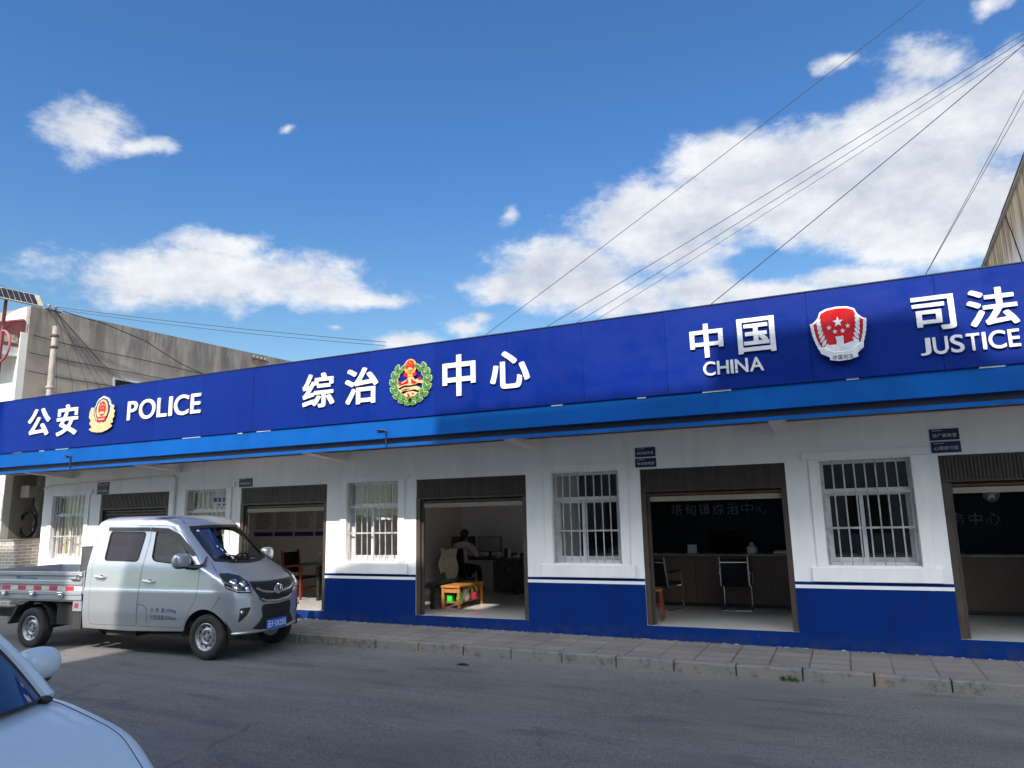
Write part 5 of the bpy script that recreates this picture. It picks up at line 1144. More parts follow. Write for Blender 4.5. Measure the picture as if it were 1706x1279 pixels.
# bed
fl = MB(); fl.box(-4.95,-2.44,-.77,.77,.855,.89); fl.build('bed_floor', M['bed_paint'], truck)
prof = [(.79,.765),(.79,.835),(.80,.845),(.80,.885),(.785,.895),(.785,.985),(.80,1.0),(.80,1.05),(.788,1.062),(.788,1.125),(.81,1.14),(.81,1.185),(.80,1.195),(.765,1.195),(.757,1.185),(.757,.89)]
for far in (1, -1):
    s_ = MB(); s_.add([(u, -y*far, z) for u in (-4.95,-2.43) for y, z in prof], [(i, i+1, len(prof)+i+1, len(prof)+i) for i in range(len(prof)-1)]+[tuple(range(len(prof))), tuple(range(2*len(prof)-1, len(prof)-1, -1))])
    sd = s_.build('bed_side', M['bed_paint'], truck, smooth=20)
    for u in (-4.15,-3.785,-3.425,-3.065,-2.70):
        q = MB(); q.box(u-.09,u+.09,-.788*far,-.7855*far,.905,.97); q.build('red_reflector', M['red_tape'], sd)
        q = MB(); q.box(u+.095,u+.265,-.787*far,-.7852*far,.905,.97); q.build('white_reflector', M['white_tape'], sd)
    for u in (-4.16,-3.5,-2.86):
        q = MB(); q.box(u-.06,u+.06,-.835*far,-.80*far,.85,.885); q.box(u-.02,u+.05,-.845*far,-.80*far,.81,.852); q.build('latch', M['chrome'], sd, bevel=.006)
    q = MB(); q.tube([(-2.52,-.82*far,1.10),(-2.50,-.83*far,1.16),(-2.44,-.80*far,1.13)], .014, 6); q.box(-2.66,-2.47,-.825*far,-.8*far,1.07,1.105); q.build('corner_latch', M['chrome'], sd, bevel=.004)
    r_ = MB(); r_.box(-4.9,-2.46,-.76*far,-.70*far,.735,.76); r_.box(-2.62,-2.43,-.775*far,-.72*far,.60,.76); r_.build('bed_rail', M['bed_paint'], truck)
    q = MB(); q.box(-2.58,-2.50,-.781*far,-.7755*far,.65,.72); q.build('side_marker', M['maroon'], truck)
    mf = MB(); mf.box(-2.62,-2.43,-.76*far,-.60*far,.34,.595); mf.build('mudflap', M['under'], truck)
    fd = MB(); fd.grid(lambda i, j: Vector((-3.53+.44*math.cos(math.pi*(.05+.9*(1-i))), -(.56+.20*j)*far, .30+.44*math.sin(math.pi*(.05+.9*(1-i))))), 14, 1, far < 0); fd.add([(-4.05,-.76*far,.36),(-4.02,-.56*far,.36),(-3.86,-.56*far,.66),(-3.86,-.76*far,.66),(-4.09,-.76*far,.36),(-3.90,-.76*far,.70)], [(0,1,2,3),(0,3,5,4)]); fd.build('rear_fender', M['under'], truck)
    side_bolt = 0
tg = MB(); tg.box(-4.99,-4.952,-.80,.80,.77,1.195); tg.build('tailgate', M['bed_paint'], truck, bevel=.006)
hb = MB(); hb.box(-2.4375,-2.405,-.78,.78,.86,1.21)
hb.build('headboard', M['bed_paint'], truck)
def bed_text(s, u0, u1, z0, z1):
    o = lettering('bed_text', s, u0, u1, z0, z1, -.7915, .001, M['sky_ink'], truck, .01); return o
bed_text('载650kg', -3.95, -3.45, 1.068, 1.122)
TW = truck.matrix_basis
def on_truck(u, v, z): return Matrix.Translation(truck.location) @ Matrix.Rotation(R(3.705), 4, 'Z') @ Vector((u, v, z))
# what lies in the bed
bxp = empty('equipment_box', on_truck(-2.62,-.15,.89), R(3.705)); tag(bxp, 'dark grey upright box standing in the truck bed behind the cab', 'box')
q = MB(); q.box(-.13,.13,-.45,.45,.001,.66); q.build('box_body', M['grey'], bxp, bevel=.008)
q = MB(); q.box(-.135,.135,-.455,.455,.661,.685); q.build('box_lid', M['grey'], bxp, bevel=.006)
sk = MB(); rr2 = random.Random(11); ph = [rr2.uniform(0,6) for _ in range(6)]
sk.grid(lambda i, j: Vector((-.32+.64*i, -.30+.6*j, .02+.33*math.sin(math.pi*i)**.6*math.sin(math.pi*j)**.6*(.75+.25*math.sin(9*i+ph[0])*math.sin(7*j+ph[1]))+.03*math.sin(23*i+ph[2])*math.sin(19*j))), 22, 22)
sko = sk.build('plastic_sack', [M['yellow'], M['canvas']], None, smooth=50, loc=on_truck(-3.12,-.30,.885)); sko.rotation_euler.z = R(3.7)
for p_ in sko.data.polygons:
    if math.sin(p_.center.x*21+p_.center.y*9) > .1: p_.material_index = 1
tag(sko, 'crumpled yellow and white plastic sack lying in the truck bed', 'sack')
# ------------------------------------------------------------------ the white car in the foreground (only its far front corner is in the picture)
car = tag(empty('small_car', (-4.0, -8.72, .02)), 'pale blue car with dark blue windscreen and round wing mirror in the foreground corner', 'car')
EU = [-3.4,-2.9,-2.2,-1.2,-.57,-.22,.03,.22,.33,.40,.56,.72,.86,.95,.99]
EZ = [.86,.92,.96,.97,.96,.93,.885,.85,.82,.79,.69,.60,.52,.44,.36]
CW = [.70,.84,.90,.905,.905,.905,.90,.89,.88,.87,.845,.78,.66,.50,.36]
def car_sec(u):
    ze = interp(u, EU, EZ); w = interp(u, EU, CW)/.905; cr = interp(u, [-3.4,-.6,.3,.9], [.03,.05,.07,.05])
    k = [(0,ze+cr),(.2,ze+cr*.98),(.4,ze+cr*.88),(.6,ze+cr*.62),(.72,ze+cr*.40),(.775,ze+cr*.24),(.79,ze+cr*.26),(.84,ze+.004),(.875,ze-.03),(.895,ze-.085),(.905,ze-.17),(.90,max(.33,ze-.3)),(.895,.31),(.87,.25)]
    return [(v*w, z if z > .25 else .25) for v, z in k]
us = [-3.4+4.39*k/60 for k in range(61)]
for far in (1, -1):
    b = MB(); secs = [car_sec(u) for u in us]; n = len(secs[0])
    for i in range(len(us)-1):
        for j in range(n-1):
            mid = (us[i]+us[i+1])/2; z = min(secs[i][j+1][1], secs[i+1][j+1][1])
            if j >= 9 and any((mid-c)**2+(z-.32)**2 < .37**2 for c in (.12, -2.5)): continue
            q = [Vector((us[i], secs[i][j][0]*far, secs[i][j][1])), Vector((us[i+1], secs[i+1][j][0]*far, secs[i+1][j][1])), Vector((us[i+1], secs[i+1][j+1][0]*far, secs[i+1][j+1][1])), Vector((us[i], secs[i][j+1][0]*far, secs[i][j+1][1]))]
            b.add(q, [(0,1,2,3)])
    b.build('body_side', M['car_white'], car, smooth=50)
us_c = fr(-3.38, .99, 4)
b = MB(); b.add([(.99,-.36,.36),(.99,.36,.36),(.99,.33,.25),(.99,-.33,.25),(.99,0,.41)], [(0,3,2,1),(0,1,4)]); b.add([(-3.4,-.7,.86),(-3.4,.7,.86),(-3.4,.68,.25),(-3.4,-.68,.25),(-3.4,0,.89)], [(0,1,2,3),(1,0,4)]); b.build('bumper', M['car_white'], car)
b = MB(); b.box(-3.3,.85,-.8,.8,.2,.26); b.build('underbody', M['under'], car)
wb = lambda v: (-.02-.27*(abs(v)/.73)**2.2); 
def scr(i, j): v = (-1+2*i); t = j; base = Vector((wb(v*.73), v*.73, .985+.02*(1-v*v))); top = Vector((-.86-.10*v*v, v*.57, 1.455+.03*(1-v*v))); p = base.lerp(top, t); return p+Vector((.05, 0, .05))*math.sin(math.pi*t)*.6
g = MB(); g.grid(scr, 24, 12); g.build('windscreen', M['shield_glass'], car, smooth=60)  # blue base colour stands in for reflected sky and the sunshade inside
q = MB(); q.tube([scr(i, .0)+Vector((.015,0,.002)) for i in fr(0,1,24)], .007, 6); q.build('cowl', M['black'], car)
for s in (0, 1):
    q = MB(); q.tube([scr(s, t)+Vector((0,(.012 if s else -.012),0)) for t in fr(-.02, 1, 10)], [.045]*4+[.04]*7, 8); pr = q.build('windscreen_pillar', M['car_white'], car, smooth=True)
    q = MB(); q.tube([scr(s, t)+Vector((.012,(-.035 if s else .035),.004)) for t in fr(0, 1, 10)], .012, 6); q.build('pillar_seal', M['black'], pr)
    q = MB(); q.ball(scr(s, 0)+Vector((.05,(-.02 if s else .02),-.005)), (.045,.035,.022), 10, 8); q.build('pillar_foot', M['black'], pr, smooth=True)
rf = MB(); rf.grid(lambda i, j: Vector((-.86-.10*(-1+2*i)**2-(1.45)*j, (-1+2*i)*(.57-.03*j), 1.455+.03*(1-(-1+2*i)**2)+.05*math.sin(math.pi*min(1,j*1.1)))), 16, 12); rf.build('roof', M['car_white'], car, smooth=60)
sg = MB()
for s in (1, -1): sg.add([(-.29,.74*s,.985),(-.96,.575*s,1.45),(-2.3,.545*s,1.45),(-2.9,.66*s,.97)], [(0,1,2,3)])
sg.add([(-2.4,-.54,1.47),(-2.4,.54,1.47),(-3.05,.66,.97),(-3.05,-.66,.97)], [(0,1,2,3)]); sg.build('side_glass', M['dark_glass'], car)
for s in (1, -1):
    m_ = MB(); Mq = Matrix.Rotation(R(14*s), 3, 'Z')
    m_.grid(lambda i, j: Vector((-.83,1.02*s,1.075))+Mq@Vector((.115*math.copysign(abs(math.cos(2*math.pi*i)*math.sin(math.pi*j))**.9, math.cos(2*math.pi*i)), .140*s*math.copysign(abs(math.sin(2*math.pi*i)*math.sin(math.pi*j))**.75, math.sin(2*math.pi*i)), .105*math.copysign(abs(math.cos(math.pi*j))**.85, math.cos(math.pi*j)))), 28, 18)
    mi = m_.build('wing_mirror', M['car_white'], car, smooth=60)
    q = MB(); q.ball((-.83,1.01*s,.985), (.09,.11,.03), 14, 8, Mq); q.tube([(-.80,.94*s,.99),(-.72,.82*s,.97)], [.035,.04], 8); q.build('mirror_base', M['black'], mi, smooth=True)
    for u in (.12, -2.5): make_wheel(car, (u,.79*s,.305), .305, .19, .20, s, 5)
hl = MB(); hl.ball((.66,.60,.60), (.17,.13,.07), 12, 8); hl.build('headlight', M['chrome'], car, smooth=True); hl = MB(); hl.ball((.66,-.60,.60), (.17,.13,.07), 12, 8); hl.build('headlight', M['chrome'], car, smooth=True)
q = MB(); q.tube([(x, interp(x, EU, CW)*.862, interp(x, EU, EZ)+.018) for x in fr(-.3,.62,16)], .002, 5); q.tube([(x, -interp(x, EU, CW)*.862, interp(x, EU, EZ)+.018) for x in fr(-.3,.62,16)], .004, 5); q.build('bonnet_shut_line', M['gap'], car)

# ------------------------------------------------------------------ small things on the ground
gt = MB(); rg = random.Random(21)
for k in range(520):                                       # grit swept against the kerb
    x = rg.uniform(-9.5, 3.2); y = -1.415-abs(rg.gauss(0, .10)); s_ = rg.uniform(.003, .012); a = rg.uniform(0, 3.1)
    gt.obox((x, y, gz(x)+s_*.4), (s_, s_*rg.uniform(.5,1), s_*.5), Matrix.Rotation(a, 3, 'Z') @ Matrix.Rotation(rg.uniform(-.4,.4), 3, 'X'))
go = gt.build('gutter_grit', M['kerb']); go['kind'] = 'stuff'
wd = MB(); rw = random.Random(5)
for k in range(34):
    a = rw.uniform(0, 6.28); l = rw.uniform(.04,.12); e = rw.uniform(.2,1.3); w_ = rw.uniform(.010,.022); b0 = Vector((rw.uniform(-.07,.07), rw.uniform(-.03,.03), 0)); d = Vector((math.cos(a)*math.cos(e), math.sin(a)*math.cos(e), math.sin(e))); sd_ = Vector((-math.sin(a), math.cos(a), 0))
    wd.add([b0, b0+d*l*.5+sd_*w_, b0+d*l-Vector((0,0,l*.15)), b0+d*l*.5-sd_*w_], [(0,1,2,3)])
tag(wd.build('weed', M['weed'], loc=(-.80,-1.44,gz(-.8))), 'small green weed growing at the foot of the kerb', 'weed')
lf = MB(); lf.grid(lambda i, j: Vector(((-.10+.2*i)*(1), (-.035+.07*j)*math.sin(math.pi*min(.97,max(.03,i))), .008+.02*math.sin(3*i)*(j-.5)**2*4)), 8, 4)
tag(lf.build('dead_leaf', M['dead_leaf'], loc=(-4.83,-2.02,gz(-4.8)+.002)), 'dark dead leaf lying on the road', 'leaf')
# ------------------------------------------------------------------ inside the rooms
def prop(name, label, cat, loc, rz=0, group=None): return tag(empty(name, loc, R(rz)), label, cat, group)
def legs(par, pts, z1, w, m, name='leg'):
    for x, y in pts: b = MB(); b.box(x-w, x+w, y-w, y+w, .002, z1); b.build(name, m, par, bevel=.004)
# room with the posters
for k, (a, b) in enumerate(((-13.66,-13.05),(-13.0,-12.41),(-12.36,-11.77),(-11.72,-11.13))):
    p = MB(); p.box(a, b, 3.178, 3.199, 1.56, 2.46); po = tag(p.build('wall_poster', M['paper']), 'poster with blue foot band, %s of the row inside the left open door' % ['leftmost','second from left','third from left','rightmost'][k], 'poster', 'posters on the back wall')
    q = MB(); q.box(a, b, 3.174, 3.1775, 1.56, 1.66); q.build('foot_band', M['poster_band'], po)
    q = MB(); q.box(a+.1, b-.1, 3.175, 3.1778, 2.30, 2.37); q.build('heading', M['poster_red'], po)
    q = MB(); rq = random.Random(k)
    for j in range(11): q.box(a+.05, b-rq.uniform(.05,.2), 3.1755, 3.1778, 2.22-.047*j, 2.238-.047*j)
    q.build('text_block', M['poster_text'], po)
t = prop('meeting_table', 'dark wooden table with panel sides inside the left open door', 'table', (-9.75,1.75,FZ))
q = MB(); q.box(-.75,.95,-.55,.55,.70,.745); q.build('tabletop', M['desk'], t, bevel=.008)
for x in (-.25, .85): q = MB(); q.box(x-.03,x+.03,-.50,.50,.002,.699); q.build('side_panel', M['desk'], t)
q = MB(); q.box(-.219,.819,.05,.09,.15,.699); q.build('modesty_panel', M['desk'], t)
def wood_chair(loc, rz, label, group='red brown wooden armchairs'):
    c = prop('wooden_armchair', label, 'chair', loc, rz, group); m = M['red_wood']
    q = MB(); q.box(-.25,.25,-.24,.24,.41,.45); q.build('seat', M['leather'], c, bevel=.01)
    for x in (-.25,.25):
        q = MB(); q.box(x-.022,x+.022,-.25,-.205,.002,.66); q.build('front_leg', m, c, bevel=.004)
        q = MB(); q.add([(x-.022,.20,.002),(x+.022,.20,.002),(x+.022,.245,.002),(x-.022,.245,.002),(x-.022,.205,.45),(x+.022,.205,.45),(x+.022,.25,.45),(x-.022,.25,.45),(x-.022,.29,1.0),(x+.022,.29,1.0),(x+.022,.33,1.0),(x-.022,.33,1.0)], [(0,3,2,1),(0,1,5,4),(1,2,6,5),(2,3,7,6),(3,0,4,7),(4,5,9,8),(5,6,10,9),(6,7,11,10),(7,4,8,11),(8,9,10,11)]); q.build('rear_leg', m, c)
        q = MB(); q.tube([(x,-.25,.675),(x,-.05,.69),(x,.24,.66)], .022, 8); q.build('armrest', m, c, smooth=True)
    q = MB(); q.box(-.228,.228,.265,.29,.52,.96); q.build('backrest', M['leather'], c, bevel=.01)
    q = MB(); q.box(-.228,.228,-.235,-.215,.20,.24); q.box(-.228,.228,.21,.23,.20,.24); q.build('stretcher', m, c); return c
wood_chair((-10.72,1.55,FZ), 90, 'red wooden armchair at the end of the dark table, behind truck nose')
wood_chair((-10.35,2.45,FZ), 180, 'left wooden armchair behind the dark meeting table')
wood_chair((-9.45,2.45,FZ), 180, 'right wooden armchair behind the dark meeting table')
b = prop('flask', 'slim pale flask standing on the dark meeting table', 'flask', (-10.25,1.6,FZ+.746))
q = MB(); q.lathe([(.0,0),(.035,0),(.035,.15),(.028,.17),(.028,.175)], 14); q.build('flask_body', M['canvas'], b, smooth=True); q = MB(); q.lathe([(.0275,.176),(.0275,.205),(.0,.21)], 14); q.build('flask_lid', M['chrome'], b, smooth=True)

# room with the seated person
t = prop('coffee_table', 'narrow orange wooden coffee table with lower shelf holding bags', 'table', (-6.60,1.25,FZ))
q = MB(); q.box(-.19,.19,-.50,.46,.375,.415); q.build('tabletop', M['wood'], t, bevel=.006)
for x, y in ((-.16,-.46),(.16,-.46),(-.16,.42),(.16,.42)): q = MB(); q.box(x-.025,x+.025,y-.025,y+.025,.002,.374); q.build('leg', M['wood'], t, bevel=.004)
q = MB(); q.box(-.134,.134,-.475,-.45,.29,.373); q.box(-.134,.134,.415,.44,.29,.373); q.build('apron', M['wood'], t)
q = MB(); q.box(-.132,.132,-.43,.39,.10,.12); q.build('shelf', M['wood'], t)
bn = prop('bench', 'dark wooden bench left of the orange coffee table', 'bench', (-7.12,1.15,FZ))
q = MB(); q.box(-.22,.20,-.45,1.2,.36,.42); q.build('seat', M['desk'], bn, bevel=.01)
legs(bn, ((-.18,-.40),(.16,-.40),(-.18,1.14),(.16,1.14)), .359, .035, M['desk'])
def sackbag(name, label, loc, size, m, seed, straps=None):
    r = tag(empty(name, loc), label, 'bag'); ph = [random.Random(seed+i).uniform(0,6) for i in range(4)]
    q = MB()
    def f(i, j):
        a = 2*math.pi*i; t = j; pr = (.9+.1*math.sin(5*a+ph[0])*t)*(1-.55*max(0, t-.55)/.45)*min(1, .55+t*3); z = size[2]*t*(1+.06*math.sin(3*a+ph[1]))
        return Vector((size[0]*pr*math.copysign(abs(math.cos(a))**.7, math.cos(a)), size[1]*pr*math.copysign(abs(math.sin(a))**.7, math.sin(a)), z+.002))
    q.grid(f, 28, 14); q.ball((0,0,size[2]*.93), (size[0]*.40,size[1]*.40,size[2]*.10), 10, 6); q.build('bag_body', m, r, smooth=70)
    if straps:
        q = MB()
        for s in (-1, 1): q.tube([(-size[0]*.45, s*size[1]*.75, size[2]*.5),(-size[0]*.4, s*size[1]*.55, size[2]*1.0),(0, s*size[1]*.5, size[2]*1.25),(size[0]*.4, s*size[1]*.55, size[2]*1.0),(size[0]*.55, s*size[1]*.75, size[2]*.45)], .014, 6)
        q.build('strap', straps, r, smooth=True)
    return r
sackbag('green_bag', 'bright green bag on the coffee table shelf next to its leg', (-6.50,.93,FZ+.12), (.055,.08,.17), M['green_plastic'], 2)
sackbag('cream_bag', 'cream cloth bag on the coffee table shelf', (-6.50,1.13,FZ+.12), (.075,.10,.20), M['canvas'], 5)
sackbag('magenta_bag', 'magenta bag with lime straps on the coffee table shelf', (-6.50,1.42,FZ+.12), (.09,.15,.19), M['magenta'], 9, M['lime'])
gb = prop('green_box', 'small bright green box on the coffee table shelf near its front', 'box', (-6.66,.88,FZ+.12))
q = MB(); q.box(-.055,.045,-.04,.06,.001,.095); q.build('box_body', M['green_plastic'], gb, bevel=.006); q = MB(); q.box(-.058,.048,-.043,.063,.0955,.112); q.build('box_lid', M['green_plastic'], gb, bevel=.004)
sackbag('red_bag', 'small dark red bag under the dark bench', (-7.0,1.35,FZ), (.10,.12,.2), M['magenta'], 14)
d = prop('office_desk', 'dark green office desk with computer monitor on it', 'desk', (-7.05,3.55,FZ))
q = MB(); q.box(-1.0,.70,-.36,.36,.70,.735); q.build('desktop', M['desk'], d, bevel=.006)
for x in (-.95,.62): q = MB(); q.box(x-.03,x+.03,-.33,.33,.002,.699); q.build('side_panel', M['desk'], d)
q = MB(); q.box(.10,.58,-.33,.33,.04,.698); q.build('drawer_block', M['desk'], d)
def monitor(loc, rz, label):
    m = prop('computer_monitor', label, 'monitor', loc, rz, 'computer monitors on the desk'); q = MB(); q.box(-.28,.28,-.015,.025,.11,.45); q.build('casing', M['black'], m, bevel=.006)
    q = MB(); q.box(-.265,.265,-.0185,-.0155,.125,.435); q.build('screen', M['screen'], m); q = MB(); q.box(-.03,.03,.0,.03,.012,.109); q.box(-.12,.12,-.07,.09,.001,.011); q.build('stand', M['black'], m); return m
monitor((-7.25,3.68,FZ+.736), 0, 'monitor with grey screen to the right of the seated person')
m2 = monitor((-7.92,3.68,FZ+.736), 12, 'dark switched off monitor left of the seated person')
for c_ in KIDS(m2):
    if c_.name.startswith('screen'): c_.data.materials[0] = M['black']
for k, (x, y, r_, h, m, l) in enumerate(((-6.93,3.45,.035,.15,'canvas','pale cup nearest the monitor on the dark desk'),(-6.78,3.50,.04,.20,'black','tall dark flask on the dark desk'),(-6.66,3.42,.032,.17,'alu','grey bottle on the dark desk'))):
    c = prop('desk_cup', l, 'cup', (x,y,FZ+.736)); q = MB(); q.lathe([(0,0),(r_,0),(r_*1.05,h*.85),(r_*.9,h*.9)], 14); q.build('cup_body', M[m], c, smooth=True); q = MB(); q.lathe([(r_*.92,h*.905),(r_*.92,h),(0,h*1.02)], 14); q.build('cup_lid', M['black'], c, smooth=True)
tr = prop('paper_tray', 'dark paper tray at the right of the dark desk', 'tray', (-6.48,3.5,FZ+.736)); q = MB(); q.box(-.1,.1,-.14,.14,.001,.012); q.box(-.1,-.09,-.14,.14,.0125,.10); q.box(.09,.1,-.14,.14,.0125,.10); q.build('tray_shell', M['black'], tr); q = MB(); q.box(-.088,.088,-.12,.12,.013,.045); q.build('paper_stack', M['paper'], tr)
oc = prop('office_chair', 'black office chair with a cream jacket hung on its back', 'chair', (-7.62,3.02,FZ))
q = MB(); q.box(-.24,.24,-.22,.25,.42,.50); q.build('seat', M['leather'], oc, bevel=.03)
q = MB(); q.grid(lambda i, j: Vector(((-.22+.44*i)*(1-.15*j), -.27-.05*j+.05*(2*i-1)**2, .50+.46*j)), 8, 8); bo = q.build('backrest', M['leather'], oc, smooth=True); s_ = bo.modifiers.new('t','SOLIDIFY'); s_.thickness = .05
q = MB(); q.cyl((0,0,.10),(0,0,.42),.03)
for k in range(5): a = 2*math.pi*k/5; q.tube([(0,0,.10),(.28*math.cos(a),.28*math.sin(a),.06)], [.03,.018], 6); q.ball((.28*math.cos(a),.28*math.sin(a),.03), .028, 8, 6)
q.build('pedestal', M['black'], oc, smooth=True)
jk = MB(); jk.grid(lambda i, j: Vector((-.27+.42*i+.03*math.sin(8*j+3*i), -.335-.03*math.sin(math.pi*i)-.035*math.sin(13*i+2*j)*j, .96-.62*j*(1-.22*math.sin(5.5*i+.6))+.02*math.cos(9*i))), 26, 18); jk.grid(lambda i, j: Vector((-.27+.42*i, -.33+.14*j, .962+.012*math.sin(math.pi*j))), 12, 4)
jo = jk.build('cream_jacket', M['canvas'], None, smooth=70, loc=(-7.66,3.0,FZ)); tag(jo, 'cream jacket draped over the back of the office chair', 'jacket'); s_ = jo.modifiers.new('t','SOLIDIFY'); s_.thickness = .012
# the person: one continuous body grown from a skeleton
def person():
    P = tag(empty('person', (-7.60,3.04,FZ), R(-6)), 'person in a pale pink short sleeved shirt seated at the desk, seen from behind', 'person')
    J = {'pel':((0,0,.58),.135),'wst':((0,.0,.74),.125),'chest':((0,.02,.92),.145),'ush':((0,.04,1.02),.11),'nk':((0,.06,1.09),.055),'hd0':((.0,.085,1.15),.075),'hd1':((.0,.10,1.22),.093),'hd2':((.0,.10,1.295),.07)}
    E = [('pel','wst'),('wst','chest'),('chest','ush'),('ush','nk'),('nk','hd0'),('hd0','hd1'),('hd1','hd2')]
    for s, n in ((-1,'l'),(1,'r')):
        J.update({n+'sh':((s*.19,.04,1.0),.066), n+'el':((s*.27,.16,.79),.045), n+'wr':((s*.22,.40,.775),.029), n+'pm':((s*.21,.47,.772),.030),
                  n+'hp':((s*.10,.03,.55),.10), n+'kn':((s*.13,.45,.52),.068), n+'an':((s*.13,.50,.10),.042), n+'to':((s*.13,.64,.04),.035)})
        E += [('ush',n+'sh'),(n+'sh',n+'el'),(n+'el',n+'wr'),(n+'wr',n+'pm'),('pel',n+'hp'),(n+'hp',n+'kn'),(n+'kn',n+'an'),(n+'an',n+'to')]
        for k, (dx, l) in enumerate(((-.030,.062),(-.010,.078),(.010,.083),(.028,.074))):
            J[n+'f%da' % k] = ((s*.21+dx,.505,.775),.0095); J[n+'f%db' % k] = ((s*.21+dx*1.15,.505+l*.55,.770),.0085); J[n+'f%dc' % k] = ((s*.21+dx*1.2,.505+l,.752),.007); E += [(n+'pm',n+'f%da' % k),(n+'f%da' % k,n+'f%db' % k),(n+'f%db' % k,n+'f%dc' % k)]
        J[n+'ta'] = ((s*.21-s*.042,.455,.765),.011); J[n+'tb'] = ((s*.21-s*.060,.49,.755),.009); E += [(n+'wr',n+'ta'),(n+'ta',n+'tb')]
    names = list(J); me = bpy.data.meshes.new('body'); me.from_pydata([J[k][0] for k in names], [(names.index(a), names.index(b)) for a, b in E], [])
    o = bpy.data.objects.new('body', me); COL.objects.link(o); o.parent = P
    md = o.modifiers.new('skin', 'SKIN'); md.use_smooth_shade = True
    for i, k in enumerate(names): sv = me.skin_vertices[0].data[i]; sv.radius = (J[k][1], J[k][1]); sv.use_root = (k == 'pel')
    sb = o.modifiers.new('sub', 'SUBSURF'); sb.levels = 2; sb.render_levels = 2
    dg = bpy.context.evaluated_depsgraph_get(); dg.update(); m2 = bpy.data.meshes.new_from_object(o.evaluated_get(dg), depsgraph=dg)
    o.modifiers.clear(); o.data = m2; m2.name = 'body'; m2.materials.clear(); m2.materials.append(M['skin']); m2.materials.append(M['shirt']); m2.materials.append(M['trousers'])
    for p in m2.polygons:
        c = p.center; p.use_smooth = True
        if c.z < .66 and not (c.y > .38 and c.z > .70): p.material_index = 2
        elif c.z < 1.085 and c.y < .20: p.material_index = 1
    hs = MB(); hs.ball((.0,.085,1.245), (.098,.105,.115), 18, 12); hs.ball((0,.035,1.19), (.085,.06,.085), 14, 10); hs.build('hair', M['hair'], P, smooth=True)
    for s in (-1, 1): e = MB(); e.ball((s*.098,.095,1.215), (.014,.026,.034), 10, 8); e.build('ear', M['skin'], P, smooth=True)
    f = MB(); f.ball((0,.198,1.215), (.016,.022,.03), 8, 6); f.build('nose', M['skin'], P, smooth=True)
    for s in (-1, 1): e = MB(); e.ball((s*.034,.178,1.245), (.014,.010,.009), 8, 6); e.build('eye', M['black'], P, smooth=True)
    f = MB(); f.ball((0,.178,1.165), (.026,.010,.007), 8, 6); f.build('mouth', M['red_wood'], P, smooth=True)
    for s in (-1, 1): sl = MB(); sl.tube([(s*.17,.03,1.01),(s*.235,.085,.91),(s*.262,.145,.83)], [.082,.074,.070], 12, cap=False); sl.build('sleeve', M['shirt'], P, smooth=True)
person()
kb_ = prop('keyboard', 'dark keyboard under the hands of the seated person', 'keyboard', (-7.58,3.53,FZ+.736)); q = MB(); q.box(-.2,.2,-.06,.06,.001,.016); q.build('key_case', M['black'], kb_, bevel=.003); q = MB()
for i in range(12):
    for j in range(4): q.box(-.19+.0318*i,-.165+.0318*i,-.05+.026*j,-.03+.026*j,.0165,.022)
q.build('key', M['grey'], kb_)

# counter rooms
def counter(x0, x1, label):
    c = prop('service_counter', label, 'counter', (0,0,FZ), 0, 'long service counters'); q = MB(); q.box(x0, x1, 2.36, 2.42, .002, .86); q.build('front_panel', M['counter'], c)
    n = 4
    for i in range(1, n): q = MB(); x = x0+(x1-x0)*i/n; q.box(x-.004, x+.004, 2.3575, 2.3598, .06, .84); q.build('panel_joint', M['gap'], c)
    q = MB(); q.box(x0, x1, 2.345, 2.3598, .002, .06); q.build('plinth', M['black'], c)
    q = MB(); q.box(x0-.0, x1, 2.28, 2.80, .8605, .895); q.build('counter_top', M['counter_top'], c, bevel=.005); return c
counter(-4.40, -.66, 'long brown service counter behind the middle door with chrome chairs')
counter(-.44, 3.48, 'long brown service counter behind the rightmost door')
lt = tag(empty('wall_lettering'), 'dim grey characters 塔甸镇综治中心 on the dark wall behind the counter', 'lettering', 'dim wall lettering')
for k, ch in enumerate('塔甸镇综治中心'): lettering('character', ch, -3.37+.285*k, -3.37+.285*k+.235, 1.865, 2.10, DEPTH-.072, .018, M['room_dark_letters'], lt, .004)
lt = tag(empty('wall_lettering'), 'dim grey characters 服务中心 on the dark wall behind the rightmost door', 'lettering', 'dim wall lettering')
for k, ch in enumerate('服务中心'): lettering('character', ch, 1.45+.268*k, 1.45+.268*k+.215, 1.60, 1.815, DEPTH-.072, .018, M['room_dark_letters'], lt, .004)
bdg = tag(empty('wall_badge'), 'dim round badge above the characters behind the rightmost door', 'badge'); q = MB(); q.cyl((2.38,DEPTH-.052,2.13),(2.38,DEPTH-.075,2.13),.13,n=28); q.build('disc', M['room_dark_letters'], bdg); q = MB(); q.prism([(2.38+x*.10, 2.13+z*.10) for x, z in star(0,0,1)], DEPTH-.085, DEPTH-.0755); q.build('star', M['chrome'], bdg)
